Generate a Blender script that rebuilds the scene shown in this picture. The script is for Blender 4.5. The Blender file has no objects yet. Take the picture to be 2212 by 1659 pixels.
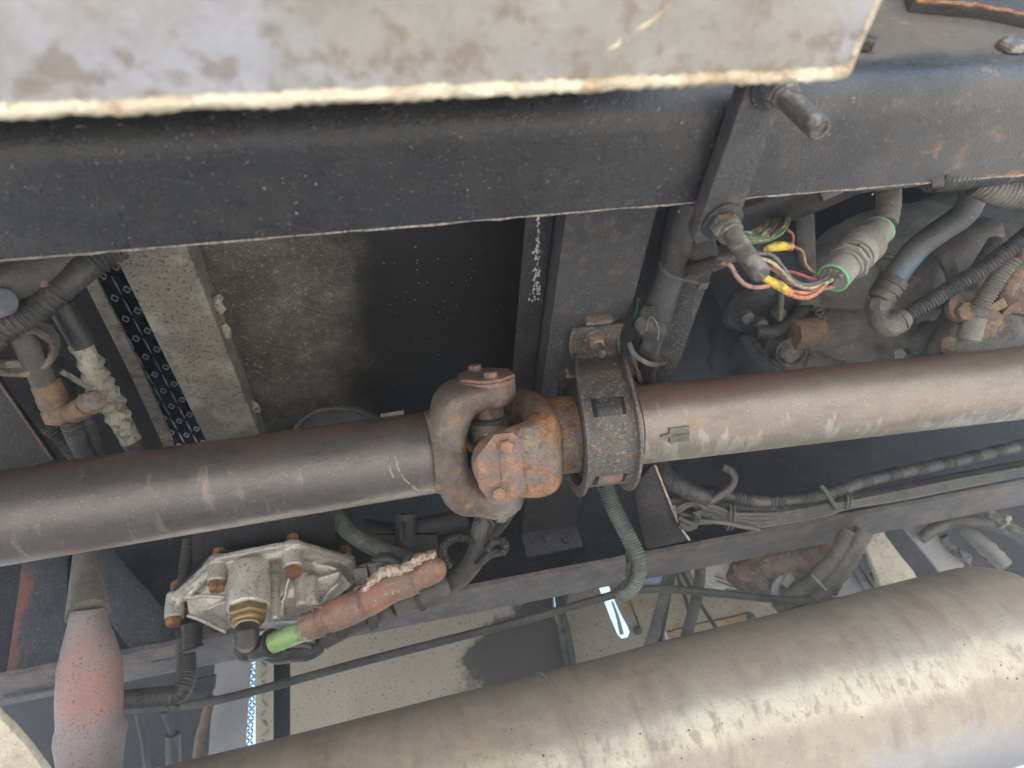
import bpy, bmesh, math, random
from mathutils import Vector, Matrix, noise as mn
from mathutils.geometry import tessellate_polygon
random.seed(7)
V = Vector
S = bpy.context.scene
# ---------------------------------------------------------------- camera
# world: X along the truck, Y in under the truck, Z up, metres; the camera is the origin, the ground 0.55 m below it
FPX, CX, CY = 1417.0, 1106.0, 829.5
Xc = V((7394, 980, -1417)).normalized()
Yc = V((-106, -1248, -1417)).normalized()
Zc = Xc.cross(Yc).normalized(); Yc = Zc.cross(Xc).normalized()
W = Matrix((Xc, Yc, Zc))            # camera (right, up, back) -> world
cam_d = bpy.data.cameras.new('camera'); cam = bpy.data.objects.new('camera', cam_d)
S.collection.objects.link(cam); S.camera = cam
cam.matrix_world = W.to_4x4()
cam_d.sensor_width = 36; cam_d.lens = 36*FPX/2212
cam_d.clip_start = 0.01; cam_d.clip_end = 6000
cam_d.dof.use_dof = True; cam_d.dof.focus_distance = 0.82; cam_d.dof.aperture_fstop = 5.5
# ---------------------------------------------------------------- world, sun, exposure
SUN_EL, SUN_AZ = 49.0, 196.0      # sun stands high on the camera's side of the truck
wd = bpy.data.worlds.new('World'); S.world = wd; wd.use_nodes = True
nt = wd.node_tree; bg = nt.nodes['Background']
sk = nt.nodes.new('ShaderNodeTexSky'); sk.sky_type = 'NISHITA'; sk.sun_disc = False
sk.sun_elevation = math.radians(SUN_EL); sk.sun_rotation = math.radians(SUN_AZ)
sk.air_density = 1.0; sk.dust_density = 1.5
nt.links.new(sk.outputs[0], bg.inputs[0]); bg.inputs[1].default_value = 0.15
sl = bpy.data.lights.new('sun', 'SUN'); so = bpy.data.objects.new('sun', sl); S.collection.objects.link(so)
sl.energy = 5.0; sl.angle = math.radians(0.5); sl.color = (1.0, 0.95, 0.88)
az, el = math.radians(SUN_AZ), math.radians(SUN_EL)
sd = V((math.sin(az)*math.cos(el), math.cos(az)*math.cos(el), math.sin(el)))
so.rotation_euler = sd.to_track_quat('Z', 'Y').to_euler()
vs = S.view_settings; vs.view_transform = 'Standard'; vs.look = 'None'; vs.exposure = 1.85; vs.gamma = 1
S.cycles.max_bounces = 8; S.cycles.diffuse_bounces = 5

# ---------------------------------------------------------------- placing helpers
def ray(x, y): return W @ V(((x-CX)/FPX, (CY-y)/FPX, -1.0))
def D(x, y, d): return ray(x, y)*d
def PZ(x, y, z): r = ray(x, y); return r*(z/r.z)
def PY(x, y, Y): r = ray(x, y); return r*(Y/r.y)
def cdir(r, u, b): return (W @ V((r, u, b))).normalized()   # right, up, towards the viewer
def along(p, d, x, y):                                      # point of the line p+t*d nearest to a sight line
    r = ray(x, y).normalized(); d = d.normalized(); n = d.cross(r)
    t = ((V((0, 0, 0))-p).cross(r)).dot(n)/n.dot(n)
    return p+d*t
def region(ox, oy, k):
    return lambda x, y: ((ox+x*k)*.73733, (oy+y*k)*.73733)
R1 = region(0, 650, .45198); R2 = region(400, 500, .48232); R3 = region(1200, 950, .39177); R4 = region(1950, 450, .47468)
R5 = region(0, 1500, .45203); R6 = region(450, 1450, .47468); R7 = region(1600, 1300, .63291); R8 = region(1900, 0, .49729)
Q1 = region(1900, 1550, .27125); Q2 = region(2400, 1400, .27125); Q3 = region(1900, 1300, .27125); Q4 = region(0, 1900, .31646)
Q6 = region(2050, 800, .27125); Q7 = region(2550, 450, .39164); Q8 = region(1500, 600, .33149)
def DD(R, pts, d=None):   # list of (zx, zy[, depth]) -> world points
    o = []
    for p in pts:
        x, y = R(p[0], p[1]); o.append(D(x, y, p[2] if len(p) > 2 else d))
    return o
X, Y, Z = V((1, 0, 0)), V((0, 1, 0)), V((0, 0, 1))

# ---------------------------------------------------------------- materials
MATS = {}
MOT = dict(box_aluminium=.05, tank_paint=.06, shaft_paint=.07, shaft_paint_right=.07, beige_panel=.04, tan_panel=.05, grey_panel=.04, rail_paint=.18, red_lit_damper=.10, silver_cast=.07, green_hose=.06, yoke_rust=.22, yoke_grey=.15, guard_steel=.25, mottled_plate=.35)
def mat(name, base, layers=(), rough=.6, metal=0., bump=((60, .25, .004),), rvar=.15, spec=.5, coat=0):
    m = bpy.data.materials.new(name); m.use_nodes = True; t = m.node_tree; N = t.nodes; L = t.links
    b = N['Principled BSDF']; tc = N.new('ShaderNodeTexCoord')
    def noise(scale, detail=4, rough_=.6, stretch=None, dist=0.0):
        n = N.new('ShaderNodeTexNoise'); n.inputs['Scale'].default_value = scale
        n.inputs['Detail'].default_value = detail; n.inputs['Roughness'].default_value = rough_
        n.inputs['Distortion'].default_value = dist
        if stretch:
            mp = N.new('ShaderNodeMapping'); mp.inputs['Scale'].default_value = stretch
            L.new(tc.outputs['Object'], mp.inputs[0]); L.new(mp.outputs[0], n.inputs['Vector'])
        else: L.new(tc.outputs['Object'], n.inputs['Vector'])
        return n.outputs['Fac']
    col = N.new('ShaderNodeRGB'); col.outputs[0].default_value = (*base, 1); cur = col.outputs[0]
    rgh = None
    for l in layers:
        f = noise(l['s'], l.get('d', 5), l.get('r', .65), l.get('st'), l.get('dist', 0))
        for ax, lo, hi, blo, bhi in ([l['ax']] if 'ax' in l else [])+l.get('axs', []):
            sp = N.new('ShaderNodeSeparateXYZ'); L.new(tc.outputs['Object'], sp.inputs[0])
            mr = N.new('ShaderNodeMapRange'); L.new(sp.outputs['XYZ'.index(ax)], mr.inputs[0])
            mr.inputs[1].default_value = lo; mr.inputs[2].default_value = hi; mr.inputs[3].default_value = blo; mr.inputs[4].default_value = bhi
            ad = N.new('ShaderNodeMath'); ad.operation = 'ADD'; L.new(f, ad.inputs[0]); L.new(mr.outputs[0], ad.inputs[1]); f = ad.outputs[0]
        th = .72-.44*l.get('a', .5); so_ = l.get('soft', .06)
        mr = N.new('ShaderNodeMapRange'); mr.interpolation_type = 'SMOOTHSTEP'; L.new(f, mr.inputs[0])
        mr.inputs[1].default_value = th-so_; mr.inputs[2].default_value = th+so_
        mr.inputs[3].default_value = 0; mr.inputs[4].default_value = l.get('k', 1)
        mx = N.new('ShaderNodeMix'); mx.data_type = 'RGBA'; L.new(mr.outputs[0], mx.inputs[0])
        L.new(cur, mx.inputs[6]); mx.inputs[7].default_value = (*l['c'], 1); cur = mx.outputs[2]
        if 'rg' in l:
            mq = N.new('ShaderNodeMix'); L.new(mr.outputs[0], mq.inputs[0])
            if rgh is None: mq.inputs[2].default_value = rough
            else: L.new(rgh, mq.inputs[2])
            mq.inputs[3].default_value = l['rg']; rgh = mq.outputs[0]
    if name not in ('chip_white', 'checker_dark'):
        m1 = N.new('ShaderNodeMapRange'); L.new(noise(420, 2, .7), m1.inputs[0]); m1.inputs[1].default_value = .3; m1.inputs[2].default_value = .7; m1.inputs[3].default_value = 1-MOT.get(name, .16); m1.inputs[4].default_value = 1+MOT.get(name, .16)
        m2 = N.new('ShaderNodeMapRange'); L.new(noise(48, 6, .7), m2.inputs[0]); m2.inputs[1].default_value = .3; m2.inputs[2].default_value = .7; m2.inputs[3].default_value = 1-MOT.get(name, .16)*.8; m2.inputs[4].default_value = 1+MOT.get(name, .16)*.8
        mm_ = N.new('ShaderNodeMath'); mm_.operation = 'MULTIPLY'; L.new(m1.outputs[0], mm_.inputs[0]); L.new(m2.outputs[0], mm_.inputs[1])
        vm = N.new('ShaderNodeVectorMath'); vm.operation = 'SCALE'; L.new(cur, vm.inputs[0]); L.new(mm_.outputs[0], vm.inputs['Scale']); cur = vm.outputs[0]
    L.new(cur, b.inputs['Base Color'])
    rn = N.new('ShaderNodeMath'); rn.operation = 'MULTIPLY_ADD'; L.new(noise(25, 4), rn.inputs[0]); rn.inputs[1].default_value = rvar*2
    if rgh is None: rn.inputs[2].default_value = rough-rvar
    else:
        sb = N.new('ShaderNodeMath'); sb.operation = 'SUBTRACT'; L.new(rgh, sb.inputs[0]); sb.inputs[1].default_value = rvar; L.new(sb.outputs[0], rn.inputs[2])
    L.new(rn.outputs[0], b.inputs['Roughness'])
    b.inputs['Metallic'].default_value = metal; b.inputs['Specular IOR Level'].default_value = spec
    if coat: b.inputs['Coat Weight'].default_value = coat; b.inputs['Coat Roughness'].default_value = .25
    prev = None
    for (sc, st, dist) in bump:
        bp = N.new('ShaderNodeBump'); bp.inputs['Strength'].default_value = min(1, st*1.3); bp.inputs['Distance'].default_value = dist*1.4
        L.new(noise(sc, 3, .6), bp.inputs['Height'])
        if prev: L.new(prev, bp.inputs['Normal'])
        prev = bp.outputs[0]
    if prev: L.new(prev, b.inputs['Normal'])
    MATS[name] = m
    return m
ZB1, ZB2 = .115, .165  # heights of the highlight band painted on the big tank
RUST = (.30, .115, .045); DRUST = (.10, .045, .028); DUST = (.30, .27, .21); PALE = (.55, .52, .45)
def spk(a=.22, s=330, c=(.42, .41, .38), k=.8, **q): return dict(c=c, s=s*1.5, a=a*.75, soft=.05, d=2, k=k*.75, **q)   # small chips and splashes
def dus(a=.4, s=14, c=(.12, .115, .10), k=.6, soft=.15, **q): return dict(c=c, s=s, a=a, soft=soft, k=k, **q)
mat('black_paint', (.018, .020, .025), [dus(.45, 9, (.040, .042, .048), .8), dus(.3, 25, (.07, .06, .05), .5), spk(.13, 210), spk(.2, 420, (.10, .10, .10), .6),
    dict(c=(.22, .13, .07), s=38, a=.16, soft=.05, k=.55, rg=.8)], rough=.42, bump=((300, .35, .0015), (60, .2, .002)), spec=.5)
mat('rail_paint', (.013, .0138, .0155), [dus(.5, 6, (.022, .023, .026), .8), dus(.30, 22, (.055, .050, .045), .5), spk(.08, 190, k=.5), spk(.22, 420, (.09, .09, .09), .5),
    dict(c=(.062, .060, .056), s=9, a=.5, soft=.2, k=.8, ax=('X', .15, .62, -.45, .22)),
    dict(c=(.115, .095, .070), s=20, a=.5, soft=.25, k=.9, ax=('Z', .475, .52, -.45, .45), rg=.75),
    dict(c=(.42, .36, .29), s=300, a=.30, soft=.05, k=.8, ax=('Y', .318, .330, -.35, .22), rg=.9),
    dict(c=(.33, .145, .065), s=55, a=.5, soft=.10, k=.9, axs=[('X', .20, .62, -.5, .08), ('Y', .300, .325, -.5, .12)], rg=.9),
    dict(c=(.26, .15, .08), s=45, a=.12, soft=.07, k=.5, ax=('X', .2, .5, -.3, .04))], rough=.27, bump=((480, .55, .0010), (160, .15, .0015)), spec=.6, coat=.1)
mat('crossmember_paint', (.034, .037, .042), [dus(.5, 8, (.060, .062, .067), .8), spk(.27, 230, (.30, .29, .26), .7, axs=[('Y', .45, .75, -.06, .06), ('Y', .85, 1.0, 0, -.12)]), spk(.24, 420, (.12, .12, .11), .6),
    dict(c=(.16, .12, .08), s=45, a=.25, soft=.1, k=.5)], rough=.5, bump=((280, .5, .002),))
mat('far_rail_paint', (.09, .088, .088), [dus(.5, 8, (.16, .15, .14), .8), dict(c=(.24, .18, .14), s=30, a=.4, soft=.12, k=.6), spk(.22, 220, (.40, .37, .33), .6)], rough=.62, bump=((200, .4, .002),))
mat('box_aluminium', (.36, .345, .315), [dus(.5, 5, (.30, .285, .25), .8, .1), dict(c=(.23, .20, .165), s=17, a=.33, soft=.12, k=.6), dict(c=(.44, .45, .50), s=7, a=.38, soft=.08, k=.8),
    dict(c=(.22, .17, .12), s=60, a=.30, soft=.06, k=.6, ax=('Y', .08, .125, -.12, .05)), spk(.15, 160, (.52, .50, .45), .5)], rough=.58, metal=.25, bump=((120, .2, .002), (12, .2, .01)))
mat('weld_aluminium', (.56, .49, .36), [dus(.5, 22, (.70, .65, .52), .9), dict(c=(.36, .25, .14), s=40, a=.34, soft=.1, k=.7), spk(.25, 200, (.22, .19, .15), .6)], rough=.48, metal=.2, bump=((90, .5, .005),))
mat('shaft_paint', (.125, .114, .108), [dus(.5, 7, (.155, .142, .132), .8),
    dict(c=(.20, .125, .105), s=5, a=.5, soft=.25, k=.95, ax=('Z', .455, .492, -.4, .4)),
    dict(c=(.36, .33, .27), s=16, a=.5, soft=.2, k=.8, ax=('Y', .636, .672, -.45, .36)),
    dict(c=(.16, .15, .14), s=70, a=.30, soft=.12, k=.4), dict(c=(.05, .045, .042), s=16, a=.33, soft=.12, k=.45, st=(.6, 1.6, 1.6)), dict(c=(.30, .26, .22), s=34, a=.2, soft=.05, k=.5, st=(1.4, .35, .35)), spk(.15, 300, (.50, .46, .40), .5), dict(c=RUST, s=28, a=.10, soft=.06, k=.5)], rough=.40, metal=.45, bump=((240, .25, .0012), (40, .10, .003)), spec=.6)
mat('shaft_paint_right', (.225, .19, .16), [dus(.5, 7, (.265, .225, .19), .8),
    dict(c=(.24, .14, .115), s=5, a=.5, soft=.28, k=.95, ax=('Z', .420, .462, -.4, .4)),
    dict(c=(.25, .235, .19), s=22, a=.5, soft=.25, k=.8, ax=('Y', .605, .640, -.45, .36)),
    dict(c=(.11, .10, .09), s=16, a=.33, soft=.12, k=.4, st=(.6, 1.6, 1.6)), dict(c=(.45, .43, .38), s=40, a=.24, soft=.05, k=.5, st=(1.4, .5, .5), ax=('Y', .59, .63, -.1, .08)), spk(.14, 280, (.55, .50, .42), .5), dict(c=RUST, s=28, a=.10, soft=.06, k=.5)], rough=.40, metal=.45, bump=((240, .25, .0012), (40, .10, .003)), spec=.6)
mat('yoke_grey', (.15, .130, .115), [dus(.5, 12, (.20, .185, .165), .9), dict(c=(.21, .115, .075), s=13, a=.34, soft=.14, k=.8, rg=.7), dict(c=(.03, .028, .027), s=22, a=.35, soft=.12, k=.8),
    dict(c=(.36, .19, .06), s=60, a=.22, soft=.05, k=.7), spk(.18, 300, (.34, .31, .26), .5)], rough=.48, bump=((160, .4, .002), (45, .25, .004)), spec=.55)
mat('yoke_rust', (.32, .155, .075), [dict(c=(.40, .21, .10), s=40, a=.45, soft=.08, k=.8), dict(c=(.16, .15, .145), s=26, a=.52, soft=.07, k=.9, rg=.5), dict(c=(.11, .055, .035), s=70, a=.35, soft=.06, k=.7),
    dict(c=(.42, .35, .20), s=26, a=.28, soft=.08, k=.5), spk(.2, 260, (.50, .32, .20), .6)], rough=.72, bump=((230, .8, .002), (80, .4, .003)))
mat('cap_rust', (.25, .15, .11), [dict(c=(.15, .145, .15), s=40, a=.45, soft=.08, k=.8, rg=.5), dict(c=(.40, .22, .12), s=60, a=.32, soft=.08, k=.7), spk(.2, 260, (.45, .30, .20), .6)], rough=.68, bump=((200, .6, .002),))
mat('guard_steel', (.075, .077, .080), [dus(.5, 16, (.13, .125, .115), .8), dict(c=(.22, .135, .085), s=60, a=.34, soft=.09, k=.55, rg=.8), dict(c=(.36, .28, .20), s=210, a=.30, soft=.06, k=.5), spk(.2, 380, (.40, .36, .30), .5)], rough=.5, bump=((190, .9, .0025), (500, .4, .001)))
mat('guard_edge', (.17, .15, .13), [dict(c=(.27, .15, .09), s=60, a=.4, soft=.08, k=.7), dict(c=(.08, .08, .08), s=90, a=.4, soft=.08, k=.7)], rough=.55, bump=((160, .6, .002),))
mat('stud_steel', (.15, .145, .135), [dict(c=(.075, .062, .05), s=45, a=.5, soft=.12, k=.9), dict(c=(.33, .31, .27), s=80, a=.32, soft=.06, k=.7), dict(c=(.25, .14, .07), s=70, a=.25, soft=.06, k=.6)], rough=.5, metal=.3, bump=((200, .5, .002),))
mat('rust_bolt', (.30, .13, .06), [dict(c=(.42, .21, .10), s=90, a=.45, soft=.1, k=.8), dict(c=(.14, .09, .07), s=60, a=.4, soft=.08, k=.7)], rough=.8, bump=((260, .8, .002),))
mat('silver_cast', (.70, .67, .60), [dus(.5, 12, (.54, .51, .45), .8), dict(c=(.16, .145, .12), s=24, a=.25, soft=.12, k=.6), dict(c=(.07, .06, .05), s=300, a=.2, soft=.03, k=.8, d=2), spk(.2, 160, (.58, .56, .50), .5)], rough=.40, metal=.35, bump=((320, .25, .001), (60, .1, .002)))
mat('brass', (.38, .27, .13), [dus(.5, 30, (.28, .20, .11), .8), spk(.2, 250, (.12, .10, .07), .6)], rough=.42, metal=.7, bump=((200, .3, .001),))
mat('yellow_zinc', (.62, .56, .30), [dus(.4, 40, (.40, .36, .22), .7)], rough=.4, metal=.3)
mat('black_plastic', (.024, .024, .025), [dus(.45, 18, (.075, .072, .068), .7), spk(.2, 300, (.25, .24, .22), .5)], rough=.45, bump=((220, .3, .001),))
mat('conduit', (.034, .035, .036), [dus(.5, 20, (.085, .082, .076), .75), spk(.25, 260, (.26, .25, .22), .6)], rough=.5, bump=((250, .3, .001),))
mat('conduit_dusty', (.10, .098, .088), [dus(.5, 25, (.20, .185, .155), .8), spk(.25, 260, (.36, .34, .28), .6)], rough=.6, bump=((250, .4, .001),))
mat('conduit_green', (.10, .125, .11), [dus(.5, 20, (.17, .18, .155), .8), spk(.22, 260, (.40, .38, .32), .6), dict(c=(.05, .05, .05), s=30, a=.35, soft=.1, k=.7)], rough=.5)
mat('rubber_dusty', (.065, .063, .058), [dus(.5, 14, (.12, .115, .10), .85), spk(.22, 300, (.30, .28, .24), .5)], rough=.62, bump=((180, .4, .0015),))
mat('hose_blue', (.075, .077, .080), [dus(.5, 10, (.13, .13, .128), .8), dict(c=(.10, .175, .25), s=12, a=.5, soft=.2, k=.8, ax=('Z', .525, .542, .12, -.42)), spk(.22, 240, (.22, .21, .19), .5)], rough=.5, bump=((200, .4, .001),))
mat('cap_blue', (.10, .135, .18), [dus(.5, 30, (.16, .17, .19), .8)], rough=.6)
mat('sleeve_dusty', (.36, .34, .28), [dict(c=(.10, .095, .08), s=110, a=.38, soft=.05, k=.8), dus(.4, 20, (.22, .205, .17), .8)], rough=.85, bump=((170, .7, .002),))
mat('heat_sleeve', (.24, .135, .10), [dus(.5, 14, (.21, .145, .115), .85), dict(c=(.44, .16, .09), s=20, a=.30, soft=.12, k=.7), spk(.2, 150, (.55, .45, .38), .7)], rough=.6, bump=((150, .4, .002), (35, .3, .004)))
mat('frayed_glass', (.58, .49, .40), [dict(c=(.32, .20, .14), s=160, a=.42, soft=.06, k=.7)], rough=.9, bump=((260, 1, .003),))
mat('green_hose', (.27, .44, .17), [dus(.45, 22, (.30, .40, .21), .8), dict(c=(.10, .13, .06), s=60, a=.32, soft=.08, k=.6)], rough=.42, bump=((200, .2, .001),))
mat('seal_green', (.13, .40, .19), [dus(.3, 60, (.25, .45, .25), .6)], rough=.5)
mat('connector_grey', (.17, .165, .15), [dus(.5, 25, (.235, .225, .195), .85), spk(.22, 260, (.10, .09, .08), .6)], rough=.55, bump=((250, .4, .001),))
mat('gear_casting', (.085, .080, .074), [dus(.5, 9, (.13, .124, .11), .85), dict(c=(.19, .175, .13), s=17, a=.33, soft=.15, k=.7), spk(.28, 260, (.30, .28, .22), .55), dict(c=(.16, .075, .04), s=20, a=.16, soft=.06, k=.7)], rough=.55, bump=((170, .6, .002), (40, .3, .005)))
mat('dark_casting', (.034, .034, .036), [dus(.5, 14, (.06, .058, .056), .85), spk(.2, 260, (.17, .16, .14), .55)], rough=.55, bump=((150, .5, .002), (40, .3, .004)))
mat('rusty_fitting', (.19, .125, .085), [dict(c=(.30, .18, .09), s=45, a=.38, soft=.08, k=.8), dict(c=(.12, .10, .08), s=60, a=.4, soft=.08, k=.8)], rough=.7, bump=((180, .7, .002),))
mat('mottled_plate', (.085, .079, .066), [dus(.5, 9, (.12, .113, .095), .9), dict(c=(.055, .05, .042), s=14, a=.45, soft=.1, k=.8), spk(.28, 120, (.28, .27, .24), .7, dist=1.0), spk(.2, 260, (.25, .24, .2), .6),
    dict(c=(.011, .011, .011), s=11, a=.5, soft=.26, k=.97, ax=('X', -.12, .05, -.42, .5), rg=.5)], rough=.6, bump=((120, .5, .002),))  # turns black towards the right
mat('dusty_channel', (.21, .195, .16), [dus(.5, 8, (.14, .13, .11), .8), dict(c=(.03, .03, .03), s=260, a=.28, soft=.02, k=.85, d=2), dict(c=(.34, .34, .31), s=22, a=.35, soft=.1, k=.6), dict(c=(.13, .12, .10), s=30, a=.5, soft=.15, k=.8, ax=('Y', .55, .85, -.3, .12))], rough=.7, bump=((200, .4, .001),))
mat('ledge_grey', (.14, .13, .11), [dus(.5, 16, (.22, .205, .17), .8), dict(c=(.05, .05, .045), s=90, a=.4, soft=.08, k=.7)], rough=.7, bump=((160, .5, .002),))
mat('checker_dark', (.014, .018, .034), [], rough=.25, metal=.3, bump=())
mat('tread_bright', (.55, .60, .72), [dus(.3, 30, (.35, .38, .45), .8)], rough=.3, metal=.2, bump=())  # pale blue base paints the glints on the treads
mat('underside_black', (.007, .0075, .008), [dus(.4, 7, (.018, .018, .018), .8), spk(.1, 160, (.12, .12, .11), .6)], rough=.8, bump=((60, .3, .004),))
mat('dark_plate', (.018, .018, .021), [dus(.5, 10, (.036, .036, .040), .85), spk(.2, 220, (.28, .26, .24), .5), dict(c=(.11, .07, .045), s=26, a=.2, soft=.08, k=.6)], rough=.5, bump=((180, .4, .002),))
mat('bar_black', (.05, .052, .058), [dus(.5, 10, (.08, .082, .09), .85), spk(.2, 180, (.35, .34, .33), .5), dict(c=(.24, .10, .075), s=13, a=.42, soft=.06, k=.85, ax=('X', -.63, -.565, .10, -.45))], rough=.5, bump=((160, .5, .002),))
mat('red_lit_damper', (.24, .205, .205), [dus(.4, 12, (.20, .165, .165), .8), dict(c=(.42, .19, .15), s=22, a=.5, soft=.3, k=.85, axs=[('Z', .28, .345, -.5, .04), ('Z', .39, .46, .04, -.5), ('X', -.475, -.435, -.3, .0), ('X', -.405, -.375, 0, -.4)]), dict(c=(.07, .06, .06), s=300, a=.2, soft=.04, k=.7, d=2)], rough=.55, bump=((200, .35, .0015),))  # red light on the damper's middle painted into its colour
mat('beige_panel', (.52, .465, .36), [dus(.5, 6, (.44, .39, .30), .8), dict(c=(.06, .055, .05), s=190, a=.15, soft=.02, k=.8, d=2), dict(c=(.065, .060, .056), s=12, a=.5, soft=.09, k=.93, axs=[('X', .0, .17, -.42, .36), ('Z', .48, .55, 0, -.42)])], rough=.75, bump=((120, .4, .002),))
mat('tan_panel', (.42, .37, .28), [dus(.5, 7, (.35, .31, .235), .8), dict(c=(.46, .27, .07), s=9, a=.33, soft=.04, k=.8), dict(c=(.07, .06, .05), s=150, a=.17, soft=.02, k=.8, d=2)], rough=.75, bump=((100, .4, .002),))
mat('grey_panel', (.38, .37, .36), [dus(.5, 7, (.31, .305, .30), .8), spk(.18, 160, (.10, .09, .08), .6)], rough=.7)
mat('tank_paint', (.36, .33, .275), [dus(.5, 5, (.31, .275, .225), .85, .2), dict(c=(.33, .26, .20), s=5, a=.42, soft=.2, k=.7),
    dict(c=(.58, .53, .40), s=16, a=.5, soft=.24, k=.8, axs=[('Z', ZB1, ZB1+.022, -.4, 0), ('Z', ZB2, ZB2+.035, .04, -.42), ('X', -.25, .35, -.16, .05)]),  # pale band paints the highlight thrown up by the ground
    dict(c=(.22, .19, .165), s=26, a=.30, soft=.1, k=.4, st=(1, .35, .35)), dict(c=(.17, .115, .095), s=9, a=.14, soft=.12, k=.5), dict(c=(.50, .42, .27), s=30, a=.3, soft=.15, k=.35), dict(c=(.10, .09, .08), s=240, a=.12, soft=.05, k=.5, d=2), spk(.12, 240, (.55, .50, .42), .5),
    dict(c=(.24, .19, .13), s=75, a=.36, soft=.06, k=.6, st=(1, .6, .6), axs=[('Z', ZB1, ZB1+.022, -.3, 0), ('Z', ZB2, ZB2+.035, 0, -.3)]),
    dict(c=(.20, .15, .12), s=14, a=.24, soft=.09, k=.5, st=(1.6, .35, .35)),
    dict(c=(.40, .40, .41), s=10, a=.5, soft=.25, k=.8, ax=('Z', ZB1-.07, ZB1, .3, -.4))], rough=.40, metal=.2, bump=((180, .25, .001), (35, .15, .002)))  # grey below the band painted in for the bluish veil
mat('sunlit_white', (.88, .82, .70), [dus(.35, 30, (.55, .42, .26), .6), spk(.18, 160, (.2, .15, .1), .7)], rough=.3)  # direct sunlight on the drum put into a brighter base
mat('airbag_rust', (.15, .105, .085), [dict(c=(.26, .10, .08), s=20, a=.42, soft=.1, k=.8), dus(.45, 30, (.28, .26, .21), .8), spk(.28, 150, (.45, .42, .34), .7)], rough=.8, bump=((130, 1, .004),))
mat('air_pale', (.58, .53, .42), [spk(.26, 90, (.12, .11, .10), .7), dus(.5, 8, (.34, .31, .26), .8)], rough=.8)
mat('ground_concrete', (.46, .435, .40), [dus(.5, .8, (.40, .38, .345), .8), spk(.2, 40, (.28, .26, .22), .6)], rough=.9, bump=((30, .4, .01),))
mat('cut_edge', (.40, .37, .32), [dict(c=(.10, .10, .10), s=260, a=.45, soft=.05, k=.8), dus(.3, 20, (.15, .14, .12), .7)], rough=.7)
mat('chip_white', (.48, .49, .47), [], rough=.7, bump=())
WC = {'green': (.20, .36, .15), 'cream': (.55, .46, .28), 'red': (.40, .10, .09), 'grey': (.17, .18, .19), 'brown': (.36, .20, .13), 'black': (.02, .02, .022), 'orange': (.62, .22, .11), 'pink': (.40, .20, .17), 'yellow': (.70, .50, .06), 'teal': (.10, .25, .25), 'white': (.5, .5, .45)}
for k_, c_ in WC.items(): mat('wire_'+k_, c_, [dus(.45, 40, tuple(x*.55+.04 for x in c_), .7), dict(c=(.09, .08, .065), s=120, a=.42, soft=.1, k=.75)], rough=.55, bump=())
M = MATS

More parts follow.
